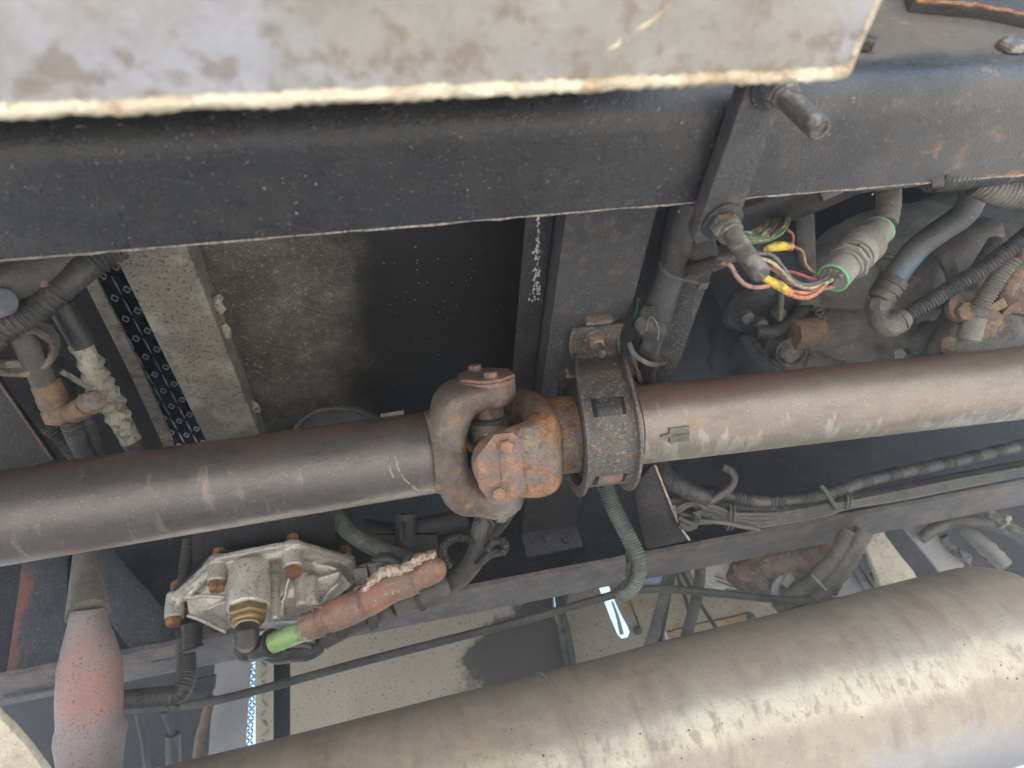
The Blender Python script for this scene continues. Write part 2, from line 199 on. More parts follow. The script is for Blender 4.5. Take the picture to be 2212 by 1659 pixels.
# ---------------------------------------------------------------- mesh builders
class MB:
    def __init__(s): s.v = []; s.f = []
    def add(s, vs_, fs):
        o = len(s.v); s.v += [V(p) for p in vs_]; s.f += [tuple(i+o for i in f) for f in fs]; return s
    def prism(s, poly, ext):                     # poly: world points, extruded by the vector ext
        n = len(poly); ext = V(ext); p2 = [V(p)+ext for p in poly]
        tris = tessellate_polygon([poly])
        fs = [tuple(t) for t in tris]+[tuple(i+n for i in reversed(t)) for t in tris]
        fs = ([tuple(range(n))]+[tuple(reversed(range(n, 2*n)))]) if n <= 4 else fs
        fs += [(i, i+n, (i+1) % n+n, (i+1) % n) for i in range(n)]
        return s.add(list(poly)+p2, fs)
    def box(s, a, b):
        x0, y0, z0 = a; x1, y1, z1 = b
        return s.prism([V((x0, y0, z0)), V((x1, y0, z0)), V((x1, y1, z0)), V((x0, y1, z0))], (0, 0, z1-z0))
    def obox(s, c, ux, uy, uz, hx, hy, hz):      # oriented box
        ux, uy, uz = ux*hx, uy*hy, uz*hz
        return s.prism([c-ux-uy-uz, c+ux-uy-uz, c+ux+uy-uz, c-ux+uy-uz], uz*2)
    def lathe(s, p, ax, prof, seg=24, ref=None, sq=(1, 1)):     # prof: (t, r)
        ax = V(ax).normalized(); u = (V(ref) if ref else (Z if abs(ax.z) < .9 else X)); u = (u-ax*u.dot(ax)).normalized(); w = ax.cross(u)
        vs_ = []; fs = []
        for (t, r) in prof:
            for i in range(seg):
                a = 2*math.pi*i/seg; vs_.append(p+ax*t+u*(math.cos(a)*r*sq[0])+w*(math.sin(a)*r*sq[1]))
        n = len(prof)
        for j in range(n-1):
            for i in range(seg):
                k = (i+1) % seg; fs.append((j*seg+i, j*seg+k, (j+1)*seg+k, (j+1)*seg+i))
        fs.append(tuple(reversed(range(seg)))); fs.append(tuple(range((n-1)*seg, n*seg)))
        return s.add(vs_, fs)
    def hexa(s, p, ax, r, h, rot=0, ch=.12):     # hex head with chamfered top
        ax = V(ax).normalized(); ref = Matrix.Rotation(rot, 3, ax) @ ((Z if abs(ax.z) < .9 else X))
        return s.lathe(p, ax, [(0, r), (h*(1-ch*1.6), r), (h, r*(1-ch))], 6, ref)
    def sweep(s, pts, frame, sec, closed=False): # pts; frame(i,tangent)->(u,w); sec(i)->list of (a,b)
        n = len(pts); rings = []
        for i, p in enumerate(pts):
            t = (pts[min(i+1, n-1)]-pts[max(i-1, 0)]).normalized()
            u, w = frame(i, t); rings.append([p+u*a+w*b for a, b in sec(i)])
        m = len(rings[0]); vs_ = [q for r in rings for q in r]; fs = []
        for j in range(n-1):
            for i in range(m):
                k = (i+1) % m; fs.append((j*m+i, j*m+k, (j+1)*m+k, (j+1)*m+i))
        fs.append(tuple(reversed(range(m)))); fs.append(tuple(range((n-1)*m, n*m)))
        return s.add(vs_, fs)
    def tube(s, pts, r, seg=12, corr=None, smooth=True, flat=1.0, step=None, patch=None):
        pts = [V(p) for p in pts]
        st = (corr[0]/4 if corr else (step or max(.004, (r if not callable(r) else r(.5))*.7)))
        P = spline(pts, st) if smooth else pts
        n = len(P); L = [0]
        for i in range(1, n): L.append(L[-1]+(P[i]-P[i-1]).length)
        tot = L[-1] or 1; state = {'u': None}
        def fr(i, t):
            u = state['u']
            if u is None: u = Z if abs(t.z) < .9 else X
            u = (u-t*u.dot(t)).normalized(); state['u'] = u; return u, t.cross(u)
        def sc(i):
            rr = r(L[i]/tot) if callable(r) else r
            if corr:
                on = 1 if not patch else patch(L[i])
                q = math.cos(2*math.pi*L[i]/corr[0]); rr += corr[1]*(max(-.7, min(.7, q*1.4)))*on
            return [(math.cos(2*math.pi*k/seg)*rr, math.sin(2*math.pi*k/seg)*rr*flat) for k in range(seg)]
        return s.sweep(P, fr, sc)
    def ball(s, c, rx, ry=None, rz=None, seg=20, U=None):
        ry = ry or rx; rz = rz or rx; U = U or (X, Y, Z); vs_ = []; fs = []; rn = seg//2
        for j in range(1, rn):
            t = math.pi*j/rn
            for i in range(seg):
                a = 2*math.pi*i/seg
                vs_.append(c+U[0]*(rx*math.sin(t)*math.cos(a))+U[1]*(ry*math.sin(t)*math.sin(a))+U[2]*(rz*math.cos(t)))
        for j in range(rn-2):
            for i in range(seg):
                k = (i+1) % seg; fs.append((j*seg+i, j*seg+k, (j+1)*seg+k, (j+1)*seg+i))
        fs.append(tuple(reversed(range(seg)))); fs.append(tuple(range((rn-2)*seg, (rn-1)*seg)))
        return s.add(vs_, fs)
    def ring(s, c, ax, R_, r, seg=32, sg=8, sq=(1, 1), ref=None, arc=(0, 360)):
        ax = V(ax).normalized(); u = V(ref) if ref else (Z if abs(ax.z) < .9 else X); u = (u-ax*u.dot(ax)).normalized(); w = ax.cross(u)
        pts = []
        full = arc[1]-arc[0] >= 360
        for i in range(seg+1):
            a = math.radians(arc[0]+(arc[1]-arc[0])*i/seg); pts.append(c+u*(math.cos(a)*R_*sq[0])+w*(math.sin(a)*R_*sq[1]))
        fr = lambda i, t: (ax, ((pts[i]-c) - ax*(pts[i]-c).dot(ax)).normalized())
        return s.sweep(pts, fr, lambda i: [(math.cos(2*math.pi*k/sg)*r, math.sin(2*math.pi*k/sg)*r) for k in range(sg)])
    def bm(s):
        me = bpy.data.meshes.new('m'); me.from_pydata([tuple(p) for p in s.v], [], s.f); me.update(); return me
def spline(pts, step):
    if len(pts) < 3:
        n = max(1, int((pts[1]-pts[0]).length/step)); return [pts[0].lerp(pts[1], i/n) for i in range(n+1)]
    out = []; P = [pts[0]*2-pts[1]]+pts+[pts[-1]*2-pts[-2]]
    for i in range(1, len(P)-2):
        a, b, c, d = P[i-1], P[i], P[i+1], P[i+2]; n = max(2, int((c-b).length/step+.5))
        for k in range(n):
            t = k/n; out.append(.5*((2*b)+(c-a)*t+(2*a-5*b+4*c-d)*t*t+(3*b-a-3*c+d)*t*t*t))
    out.append(pts[-1]); return out
def thing(name, label, cat, loc=(0, 0, 0), group=None):
    o = bpy.data.objects.new(name, None); S.collection.objects.link(o); o.location = loc; o.empty_display_size = .02
    o['label'] = label; o['category'] = cat
    if group: o['group'] = group
    return o
def obj(name, mb, m, parent=None, smooth=38, bevel=0, cast=None, label=None, kind=None, rough=0, jag=0):
    me = mb.bm(); me.name = name
    b = bmesh.new(); b.from_mesh(me)
    bmesh.ops.recalc_face_normals(b, faces=b.faces)
    if bevel:
        es = [e for e in b.edges if len(e.link_faces) == 2 and e.calc_face_angle(0) > .5]
        bmesh.ops.bevel(b, geom=es, offset=bevel, segments=2, profile=.6, affect='EDGES', clamp_overlap=True)
    b.to_mesh(me); b.free()
    o = bpy.data.objects.new(name, me); S.collection.objects.link(o)
    if cast:
        r = o.modifiers.new('r', 'REMESH'); r.mode = 'VOXEL'; r.voxel_size = cast[0]; r.use_smooth_shade = True
        sm = o.modifiers.new('s', 'SMOOTH'); sm.iterations = cast[1]; sm.factor = .5
        bpy.context.view_layer.update()
        dg = bpy.context.evaluated_depsgraph_get(); me2 = bpy.data.meshes.new_from_object(o.evaluated_get(dg)); o.modifiers.clear(); o.data = me2; me = me2; me.name = name
    if rough:
        for v in me.vertices: v.co += V(mn.noise_vector(v.co*rough[0]))*rough[1]
    if smooth:
        me.polygons.foreach_set('use_smooth', [True]*len(me.polygons)); me.set_sharp_from_angle(angle=math.radians(smooth if not cast else 60))
    me.materials.clear(); me.materials.append(M[m])
    if parent:
        o.parent = parent; p = parent; off = V((0, 0, 0))
        while p: off += p.location; p = p.parent
        o.matrix_parent_inverse = Matrix.Translation(-off) if parent.type == 'EMPTY' else Matrix.Identity(4)
    if label: o['label'] = label
    if kind: o['kind'] = kind
    return o
def tag(o, label, cat, group=None):
    o['label'] = label; o['category'] = cat
    if group: o['group'] = group
    return o
def hexbolt(p, ax, r, h, shaft=None, rot=0, washer=None):
    mb = MB(); q = p
    if washer: mb.lathe(p, ax, [(0, washer[0]), (washer[1]*.8, washer[0]), (washer[1], washer[0]*.96)], 24); q = p+V(ax).normalized()*washer[1]
    mb.hexa(q, ax, r, h, rot); return mb
def thread(mb, p, ax, r, length, pitch=.0018, seg=16, chamfer=.002):
    pr = []; n = int(length/pitch*3)
    for i in range(n+1): pr.append((length*i/n, r*(1-.07*(i % 3 == 0))))
    pr.append((length+chamfer, r*.8)); return mb.lathe(p, ax, pr, seg)
def struct(o): o['kind'] = 'structure'; return o

# ================================================================ SETTING
g = MB().box((-8, -8, -.56), (8, 8, -.55)); struct(obj('ground', g, 'ground_concrete', smooth=0))
# underside of the load floor, closes the space above everything
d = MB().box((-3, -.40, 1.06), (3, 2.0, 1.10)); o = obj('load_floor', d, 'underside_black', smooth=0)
tag(o, 'black underside of the truck body floor above everything else', 'truck floor')

# ================================================================ NEAR RAIL
ZF = .45
yo = PZ(1000, 228, ZF).y; yi = PZ(1000, 478, ZF).y
rail = thing('frame_rail', 'near black painted chassis rail with rounded lower bend and pale chipped edge', 'chassis rail', (0, yo, ZF))
def channel_profile(y0, y1, z0, h, r, th, flip=1):
    # web at y0, flange towards y1; returns section points (y, z)
    s_ = 1 if y1 > y0 else -1; out = []
    out.append((y0, z0+h)); n = 10
    for i in range(n+1):
        a = math.pi/2*i/n; out.append((y0+s_*(r-r*math.cos(a)), z0+r-r*math.sin(a)))
    out.append((y1, z0)); out.append((y1, z0+th))
    ri = r-th
    for i in range(n+1):
        a = math.pi/2*(1-i/n); out.append((y0+s_*(r-ri*math.cos(a)), z0+r-ri*math.sin(a)))
    out.append((y0+s_*th, z0+h)); return out
def extrude_x(prof, x0, x1, nx=1):
    mb = MB(); pts = [V((x0+(x1-x0)*i/nx, 0, 0)) for i in range(nx+1)]
    return mb.sweep(pts, lambda i, t: (Y, Z), lambda i: prof)
obj('rail_body', extrude_x(channel_profile(yo, yi, ZF, .30, .030, .008), -1.5, 1.6, 4), 'rail_paint', rail, smooth=30)
# rough cut edge strip of the flange
eb = MB(); n = 260; pts = [V((-1.5+3.1*i/n, yi, ZF+.004)) for i in range(n+1)]
eb.sweep(pts, lambda i, t: (Y, Z), lambda i: [(-.0002, -.0043), (.0009+.0012*random.random(), -.0036-.0012*random.random()), (.0012+.001*random.random(), .002), (-.0002, .0038)])
obj('flange_edge', eb, 'cut_edge', rail)
for i, (x_, y_, r_) in enumerate(((571, 407, .0011), (682, 397, .0010), (1473, 265, .0011), (1467, 457, .0010), (1990, 690, .001), (2100, 470, .0012), (640, 460, .0012), (610, 385, .0005), (660, 380, .0006), (1010, 410, .0007), (1180, 395, .0008), (1660, 500, .0009), (1885, 420, .0011), (860, 430, .0006), (300, 360, .0006), (420, 480, .0007))):
    p = PZ(x_, y_, ZF-.0002); mb = MB(); q_ = []
    for k in range(7): q_.append(p+V((math.cos(k*.9)*r_*random.uniform(.6, 1.2), math.sin(k*.9)*r_*random.uniform(.7, 1.4), 0)))
    if y_ < 500: mb.prism(q_, Z*-.0003); obj('paint_chip', mb, 'cut_edge', rail, smooth=0)
# web fasteners top right
p = PY(1862, 102, yo-.001); hb = MB(); hb.hexa(p, -Y, .010, .009, .3); obj('hex_bolt', hb, 'dark_casting', rail, bevel=.0006)
p = PY(2180, 104, yo-.001); rb = MB(); rb.lathe(p, -Y, [(0, .012), (.004, .0115), (.007, .009), (.009, .005), (.0095, .001)], 24); obj('rivet', rb, 'stud_steel', rail)
# support on top of the rail, far top right
ob = MB(); a = PY(1985, -6, yo-.01); b_ = PY(2260, 26, yo-.01)
ob.prism([PY(1925, -330, yo-.012), PY(1960, -40, yo-.012), PY(1975, -2, yo-.012), PY(2130, 12, yo-.012), PY(2290, 45, yo-.012), PY(2420, 60, yo-.012), PY(2420, -330, yo-.012)], Y*.012)
o = obj('body_bracket', ob, 'dark_casting', None, bevel=.001, rough=(90, .0015)); tag(o, 'dark rough bracket with rusty lower edge at the top of the rail web', 'bracket')
eb = MB(); eb.tube([PY(1975, 0, yo-.014), PY(2130, 16, yo-.014), PY(2290, 50, yo-.014), PY(2420, 64, yo-.014)], .0022, 6); e = obj('rusty_edge', eb, 'rust_bolt', o, rough=(90, .002))

# ================================================================ TANK BOX (bottom sheet with weld bead)
ZB = .30
ye = PZ(1000, 196, ZB).y; xr = PZ(1838, 135, ZB).x
tb = thing('aluminium_tank', 'dull aluminium tank underside with a lumpy pale weld bead', 'tank', (xr, ye, ZB))
mb = MB().box((-1.3, -.50, ZB), (xr, ye, ZB+.42)); obj('tank_shell', mb, 'box_aluminium', tb, bevel=.002)
wp = []; n = 420
for i in range(n+1):
    xx = -1.3+(xr+1.3)*i/n
    wp.append(V((xx, ye+.0010*mn.noise(V((xx*40, 3, 0))), ZB+.0012+.0008*mn.noise(V((xx*90, 0, 5))))))
mb = MB(); mb.sweep(wp, lambda i, t: (Y, Z), lambda i: [(math.cos(a_)*(.0036+.0016*mn.noise(V((wp[i].x*120, 9, a_))) +.0006*math.sin(wp[i].x*900)), math.sin(a_)*(.0038+.0016*mn.noise(V((wp[i].x*70, 2, a_))))) for a_ in [2*math.pi*k/12 for k in range(12)]])
obj('weld_bead', mb, 'weld_aluminium', tb, smooth=60)
wp2 = [V((xr, ye-.30*i/120, ZB+.001)) for i in range(121)]
mb = MB(); mb.sweep(wp2, lambda i, t: (X, Z), lambda i: [(math.cos(a_)*(.0022+.0009*mn.noise(V((wp2[i].y*120, 9, a_)))), math.sin(a_)*(.0026+.0009*mn.noise(V((wp2[i].y*70, 2, a_))))) for a_ in [2*math.pi*k/10 for k in range(10)]])
obj('side_weld', mb, 'weld_aluminium', tb, smooth=60)
# scratches on the sheet
for (a, b_, w_) in (((1450, 5), (1368, 70), .0009), ((1340, 82), (1312, 108), .0011)):
    pa, pb = PZ(*a, ZB-.0003), PZ(*b_, ZB-.0003); mb = MB(); mb.tube([pa, pa.lerp(pb, .5)+X*.002, pb], lambda t, w_=w_: w_*(.25+math.sin(math.pi*t)), 6, flat=1); obj('scratch', mb, 'weld_aluminium', tb)

# ================================================================ U-BOLT CLAMP PLATE
cl = thing('clamp_plate', 'black flat clamp plate bolted across the near rail by two long studs', 'clamp', PZ(1600, 350, .432))
zc = .432
poly = [PZ(1627, 150, zc), PZ(1712, 150, zc), PZ(1603, 455, zc), PZ(1596, 500, zc), PZ(1503, 528, zc), PZ(1500, 512, zc)]
mb = MB(); mb.prism(poly, Z*.0165); obj('plate_bar', mb, 'crossmember_paint', cl, bevel=.0012)
def stud_nut(name, px, tip, r, rn, thr, wash, par, wtilt=0):
    p0 = PZ(px[0], px[1], zc-.0005); tp = along(p0, -Z, *tip); L = (p0-tp).length
    mb = MB(); mb.lathe(p0, -Z, [(0, wash), (.0022, wash), (.0026, wash*.96)], 28); obj('washer', mb, 'black_paint', par)
    mb = MB(); mb.hexa(p0-Z*.0026, -Z, rn, .014, .2); mb.lathe(p0-Z*.016, -Z, [(0, rn*.8), (.003, rn*.8), (.0045, rn*.7)], 24); obj('nut', mb, 'stud_steel', par, bevel=.0007)
    mb = MB()
    if thr: thread(mb, p0, -Z, r, L-.002, .0016, 20)
    else: mb.lathe(p0, -Z, [(0, r), (L-.003, r), (L-.0008, r*.93), (L, r*.85), (L, r*.62), (L-.0015, r*.58)], 24)
    obj('stud', mb, 'stud_steel', par)
stud_nut('a', (1672, 186), (1784, 270), .0082, .0135, False, .0185, cl)
stud_nut('b', (1560, 478), (1637, 600), .0082, .0135, True, .0185, cl)

# ================================================================ CROSS MEMBER
ZC = .55
x1 = PZ(1190, 700, ZC).x; x2 = PZ(1385, 585, ZC).x
ycend = PZ(1200, 1140, ZC).y
cm = thing('cross_member', 'black channel cross member running from rail to rail behind the shaft joint', 'cross member', (x1, .6, ZC))
mb = MB().box((x1, yi-.04, ZC), (x2, ycend, ZC+.004)).box((x1, yi-.04, ZC+.0045), (x1+.004, ycend, ZC+.09)).box((x2-.004, yi-.04, ZC+.0045), (x2, ycend, ZC+.09))
obj('channel', mb, 'crossmember_paint', cm, bevel=.0012)
p = along(V((x1+.02, ycend, ZC)), -Z, 1200, 1186)
mb = MB().box((x1-.001, ycend+.001, p.z), (x2+.001, ycend+.007, ZC+.003)); tab = obj('end_tab', mb, 'bar_black', cm, bevel=.0012)
for bx in (1183, 1222):
    q = PY(bx, 1167, ycend); mb = MB(); mb.hexa(q, -Y, .008, .009, .2); obj('bolt_head', mb, 'bar_black', cm, bevel=.0006)
# dark brown lip behind its left side
mb = MB().box((x1-.034, yi-.04, ZC+.030), (x1-.003, ycend, ZC+.034)); obj('side_lip', mb, 'dark_plate', cm)

# ================================================================ PROPELLER SHAFT
LA, LB = D(0, 1119, .690), D(940, 975, .800)
RA, RB = D(1380, 917, .822), D(2212, 826, .895)
aL = (LB-LA).normalized(); aR = (RB-RA).normalized()
J = D(1061, 956, .810); a = (aL+aR).normalized()
t1 = cdir(-.12, .95, .27); t1 = (t1-a*t1.dot(a)).normalized()
t2 = t1.cross(a) if t1.cross(a).dot(cdir(0, 0, 1)) > 0 else a.cross(t1)
ps = thing('propeller_shaft', 'long steel propeller shaft with a rusty universal joint in the middle', 'drive shaft', J)
RS = .0500
mb = MB(); L0 = LA-aL*.45; n_ = (LB-L0).length
mb.lathe(L0, aL, [(0, RS), (n_*.5, RS), (n_-.004, RS), (n_, RS-.001)], 72); sh_l = obj('left_tube', mb, 'shaft_paint', ps)
mb = MB(); mb.ring(LB-aL*.001, aL, RS-.0005, .0022, 60, 8); obj('weld_ring', mb, 'yoke_grey', ps, rough=(150, .002))
mb = MB(); n_ = ((RB+aR*.6)-RA).length; R0 = RA-aR*.03
mb.lathe(R0, aR, [(0, RS-.002), (.02, RS-.002), (.021, RS-.0005), (n_, RS-.0005)], 72); sh_r = obj('right_tube', mb, 'shaft_paint_right', ps)
def arm_path(sgn, ear, side):
    # C shaped fork in the plane (a, ear); side=-1 opens right, +1 opens left
    pts = [(0.012*-side, .066), (-.010*-side*-1, .067)]
    return pts
def fork(name, m, side, ear, wid, axis, hub_to, parent, vox=.0019, prof=None, wm=.046, we=.034, hm=.019, he=.0125):
    # side=+1: fork root lies at +axis
    mb = MB()
    half = prof or [(-.012, .064), (.010, .066), (.030, .062), (.044, .052), (.051, .032), (.052, .011)]
    ctl = [(s_, h) for s_, h in half]+[(s_, -h) for s_, h in reversed(half)]
    P3 = spline([J+axis*(side*s_)+ear*h for s_, h in ctl], .004); n = len(P3)
    def sc(i):
        t = i/(n-1); w = math.sin(math.pi*t)**.8
        A = we+(wm-we)*w; B_ = he+(hm-he)*w+.0055*(math.exp(-((t-.27)/.10)**2)+math.exp(-((t-.73)/.10)**2)); out = []
        for k in range(20):
            q = 2*math.pi*k/20; c, s_ = math.cos(q), math.sin(q); e = .6
            out.append((math.copysign(abs(c)**e, c)*A, math.copysign(abs(s_)**e, s_)*B_))
        return out
    mb.sweep(P3, lambda i, t: (wid, t.cross(wid)), sc)
    for sg in (1, -1):
        mb.lathe(J+ear*(sg*.050), ear*sg, [(0, .026), (.004, .030), (.012, .0345), (.030, .0345), (.033, .033)], 32)
    mb.lathe(J+axis*(side*.052), axis*side, hub_to, 40)
    return obj(name, mb, m, parent, cast=(vox, 2))
fork('left_yoke', 'yoke_grey', -1, t1, t2, aL, [(-.008, .040), (0, .046), (.010, .0495), (.020, .0502), (.026, .0502)], ps, hm=.019, he=.0155, we=.034, wm=.046)
fork('right_yoke', 'yoke_rust', 1, t2, t1, aR, [(0, .040), (.010, .046), (.016, .049), (.05, .0490), (.085, .049)], ps, hm=.018, wm=.052, we=.035,
     prof=[(-.012, .066), (.012, .070), (.034, .070), (.050, .058), (.058, .034), (.060, .012)])
mb = MB(); mb.lathe(J-t1*.064, t1, [(0, .018), (.03, .018), (.034, .022), (.044, .022), (.046, .024), (.082, .024), (.084, .022), (.094, .022), (.098, .018), (.128, .018)], 28)
mb.lathe(J-t2*.064, t2, [(0, .018), (.03, .018), (.034, .022), (.094, .022), (.098, .018), (.128, .018)], 28)
obj('spider_cross', mb, 'yoke_grey', ps)
mb = MB(); mb.lathe(J+t1*.030, t1, [(0, .0245), (.0015, .027), (.004, .027), (.0055, .025)], 32); obj('grease_seal', mb, 'dark_casting', ps)
mb = MB(); gp = J+t1*.018+t2*.022-aR*.008; mb.lathe(gp, t2, [(0, .004), (.004, .004), (.005, .0025), (.008, .0025), (.009, .003), (.011, .0015)], 12); obj('grease_nipple', mb, 'brass', ps)
def cap(ear, wid, m, hx=.031, hy=.041, sgn=1, base=.083):
    c = J+ear*base; u = a*sgn; w = wid
    oc = [(-.55, -1), (.25, -1), (.95, -.45), (1, .45), (.35, 1), (-.3, 1), (-1, .42), (-1, -.45)]
    mb = MB(); mb.lathe(c-ear*.004, ear, [(0, .0345), (.004, .0345), (.005, .033)], 40); obj('cap_disc', mb, m, ps, bevel=0)
    mb = MB(); mb.prism([c+ear*.0012+u*(x*hx)+w*(y*hy) for x, y in oc], ear*.0036); bc_ = obj('bearing_cap', mb, m, ps, bevel=.0008)
    mb = MB(); mb.obox(c+ear*.0058-u*.004, u, w, ear, .0011, hy*.78, .0006); obj('lock_ridge', mb, m, bc_)
    for sg in (-1, 1):
        q = c+ear*.0050+w*(hy*.66*sg)+u*(.006*sg-.004)
        mb = MB(); mb.lathe(q, ear, [(0, .0095), (.0012, .0095)], 20); mb.hexa(q+ear*.0012, ear, .0085, .0062, .5*sg+.2); obj('cap_bolt', mb, m, bc_, bevel=.0006)
cap(t2, t1, 'cap_rust', sgn=1)
cap(-t2, t1, 'cap_rust', sgn=1)
cap(t1, t2, 'cap_rust', hx=.032, hy=.033)
cap(-t1, t2, 'yoke_grey', hx=.030, hy=.033)
# balance weights on the tubes
def on_tube(A, ax, px, py, r=RS):
    rr = ray(px, py).normalized(); w0 = -A; # intersect ray with cylinder
    d_ = rr-ax*rr.dot(ax); m_ = V((0, 0, 0))-A; m_ = m_-ax*m_.dot(ax)
    A_, B_, C_ = d_.dot(d_), 2*d_.dot(m_), m_.dot(m_)-r*r; disc = max(0, B_*B_-4*A_*C_)
    t = (-B_-math.sqrt(disc))/(2*A_); p = rr*t; nrm = (p-A)-ax*((p-A).dot(ax)); return p, nrm.normalized()
def patch(A, ax, px, py, poly, th, m, name, par, r=RS, bev=.0005):
    p, nn = on_tube(A, ax, px, py, r); w = nn.cross(ax); mb = MB(); P = []
    for x_, y_ in poly:
        P.append(p+ax*x_+w*(-y_)-nn*(r-math.sqrt(max(1e-9, r*r-y_*y_)))-nn*.0008)
    mb.prism(P, nn*(th+.0008)); return obj(name, mb, m, par, bevel=bev)
bw = patch(RA, aR, 1464, 938, [(-.021, -.001), (-.021, .001), (-.011, .003), (-.011, .009), (.014, .009), (.014, -.009), (-.011, -.009), (-.011, -.003)], .0030, 'conduit_dusty', 'balance_weight', ps)
patch(RA, aR, 1464, 938, [(-.009, -.0006), (.013, -.0006), (.013, .0006), (-.009, .0006)], .0042, 'conduit_dusty', 'weight_rib', ps, bev=0)
patch(LA, aL, 848, 897, [(-.014, -.002), (.014, -.002), (.014, .003), (-.014, .003)], .004, 'guard_edge', 'balance_weight', ps)
# pale paint runs near the left tube end
for seq in (((838, 985), (842, 1010), (850, 1032)), ((852, 985), (862, 1015), (878, 1040), (905, 1060)), ((893, 1050), (900, 1062), (908, 1070))):
    P = [on_tube(LA, aL, x_, y_)[0] for x_, y_ in seq]
    mb = MB(); mb.tube(P, lambda t: .0007+.0006*math.sin(t*17)**2, 6); obj('paint_drip', mb, 'sleeve_dusty', ps, rough=(300, .0012))
# bearing collar on the right shaft
mb = MB(); F0 = RA-aR*.082
mb.lathe(F0, aR, [(0, .049), (.001, .0560), (.006, .0585), (.016, .0585), (.019, .0555), (.024, .0555), (.05, .0555)], 56); obj('rubber_collar', mb, 'dark_casting', ps)
# hanger / guard loop
gd = thing('shaft_guard', 'rusted pitted steel safety loop wrapped round the shaft and bolted to the cross member', 'guard loop', PZ(1290, 735, ZC))
gm = RA-aR*.055                                      # centre of the loop on the axis
e1 = (t1-aR*t1.dot(aR)).normalized(); e2 = aR.cross(e1); e2 = e2 if e2.dot(cdir(0, 0, 1)) > 0 else -e2
hp = PZ(1287, 716, ZC-.004); RG = .0665
def gpt(deg, r=RG): q = math.radians(deg); return gm+e1*(math.cos(q)*r)+e2*(math.sin(q)*r)
top = [hp+V((0, -.012, 0))+aR*.0, hp+V((0, .022, -.0005))]
def lat(p): return p-aR*((p-gm).dot(aR))
ctl = [top[0], top[1], PZ(1295, 775, ZC-.012), D(1300, 812, .795), gpt(52, RG*1.02), gpt(75), gpt(100), gpt(125), gpt(150), gpt(172), gpt(195), gpt(220), gpt(250), gpt(285), gpt(320), gpt(350)]
G = spline(ctl, .004)
def gframe(i, t):
    nn = aR.cross(t); 
    return aR, nn.normalized()
hw = .0325; th = .0035; rim = .013
outw = (1 if aR.cross((G[21]-G[20]).normalized()).dot(G[20]-gm) > 0 else -1)
def rimh(i): return rim*(min(1, max(.25, (i-2)/12)))
def gsec(i):
    h_ = rimh(i)*outw; o_ = th*outw
    return [(-hw, 0), (hw, 0), (hw, h_), (hw-th, h_), (hw-th, o_), (-hw+th, o_), (-hw+th, h_), (-hw, h_)]
# windows are black strips on the sheet, painted dark as openings, each under a tongue
mbg = MB(); mbg.sweep(G, gframe, gsec)
obj('loop_strap', mbg, 'guard_steel', gd, smooth=32)
for k_, (i0, i1) in enumerate((None, None) for _ in range(0)): pass
def near_i(px, py):
    return min(range(len(G)), key=lambda i: (lambda q: (q[0]-px)**2+(q[1]-py)**2)(proj(G[i])) if (G[i]-gm).dot(cdir(0, 0, 1)) > -.02 else 1e9)
def proj(p):
    c = W.transposed() @ p; return (CX+FPX*c.x/-c.z, CY-FPX*c.y/-c.z)
def window(py0, py1, nm, m2):
    ang = [math.degrees(math.atan2((g_-gm).dot(e2), (g_-gm).dot(e1))) for g_ in G]
    ii = [i for i in range(4, len(G)) if py0 <= ang[i] <= py1 and (G[i]-gm).dot(e2) > 0]
    i0, i1 = min(ii), max(ii)
    seg = G[i0:i1+1]
    fr = lambda i, t: gframe(i0+i, t)
    mb = MB(); mb.sweep(seg, fr, lambda i: [(-.0195, th*outw*.9), (.0195, th*outw*.9), (.0195, th*outw*1.12), (-.0195, th*outw*1.12)]); obj('slot', mb, 'underside_black', gd)  # black strip painted as the slot's darkness
    mb = MB(); mb.sweep(seg, fr, lambda i: [(-.0140, th*outw*.9), (.0150, th*outw*.9), (.0150, th*outw*(1.25 if 0 < i < len(seg)-1 else 1.14)), (-.0140, th*outw*(1.25 if 0 < i < len(seg)-1 else 1.14))]); obj('slot_tongue', mb, m2, gd)
window(38, 62, 'w', 'crossmember_paint'); window(120, 140, 'w', 'cap_rust')
# mounting head: raised tab with bolt
q = lat(PZ(1287, 706, ZC-.003)); mb = MB(); mb.obox(hp+V((0, -.021, -.001)), X, Y, Z, .017, .003, .006); obj('top_lip', mb, 'guard_edge', gd, bevel=.001)
bp = PZ(1284, 728, ZC-.0075)
mb = MB(); mb.lathe(bp, -Z, [(0, .0135), (.002, .0135), (.0028, .013)], 24); obj('washer', mb, 'guard_edge', gd)
mb = MB(); mb.hexa(bp-Z*.0028, -Z, .0105, .010, .4); mb.lathe(bp-Z*.0125, -Z, [(0, .009), (.002, .0088), (.003, .007)], 20); obj('nut', mb, 'cap_rust', gd, bevel=.0007)
mb = MB(); thread(mb, bp-Z*.012, -Z, .0055, .018, .0019, 16); obj('bolt_thread', mb, 'stud_steel', gd)

# ================================================================ PANELS ABOVE
zp = .66
pn = thing('floor_panel', 'mottled brown grey panel fading to black behind the rail', 'panel', PZ(700, 700, zp))
xa = PZ(470, 640, zp).x-.06
mb = MB().box((xa, yi-.05, zp), (x1+.01, 1.02, zp+.006)); obj('sheet', mb, 'mottled_plate', pn)
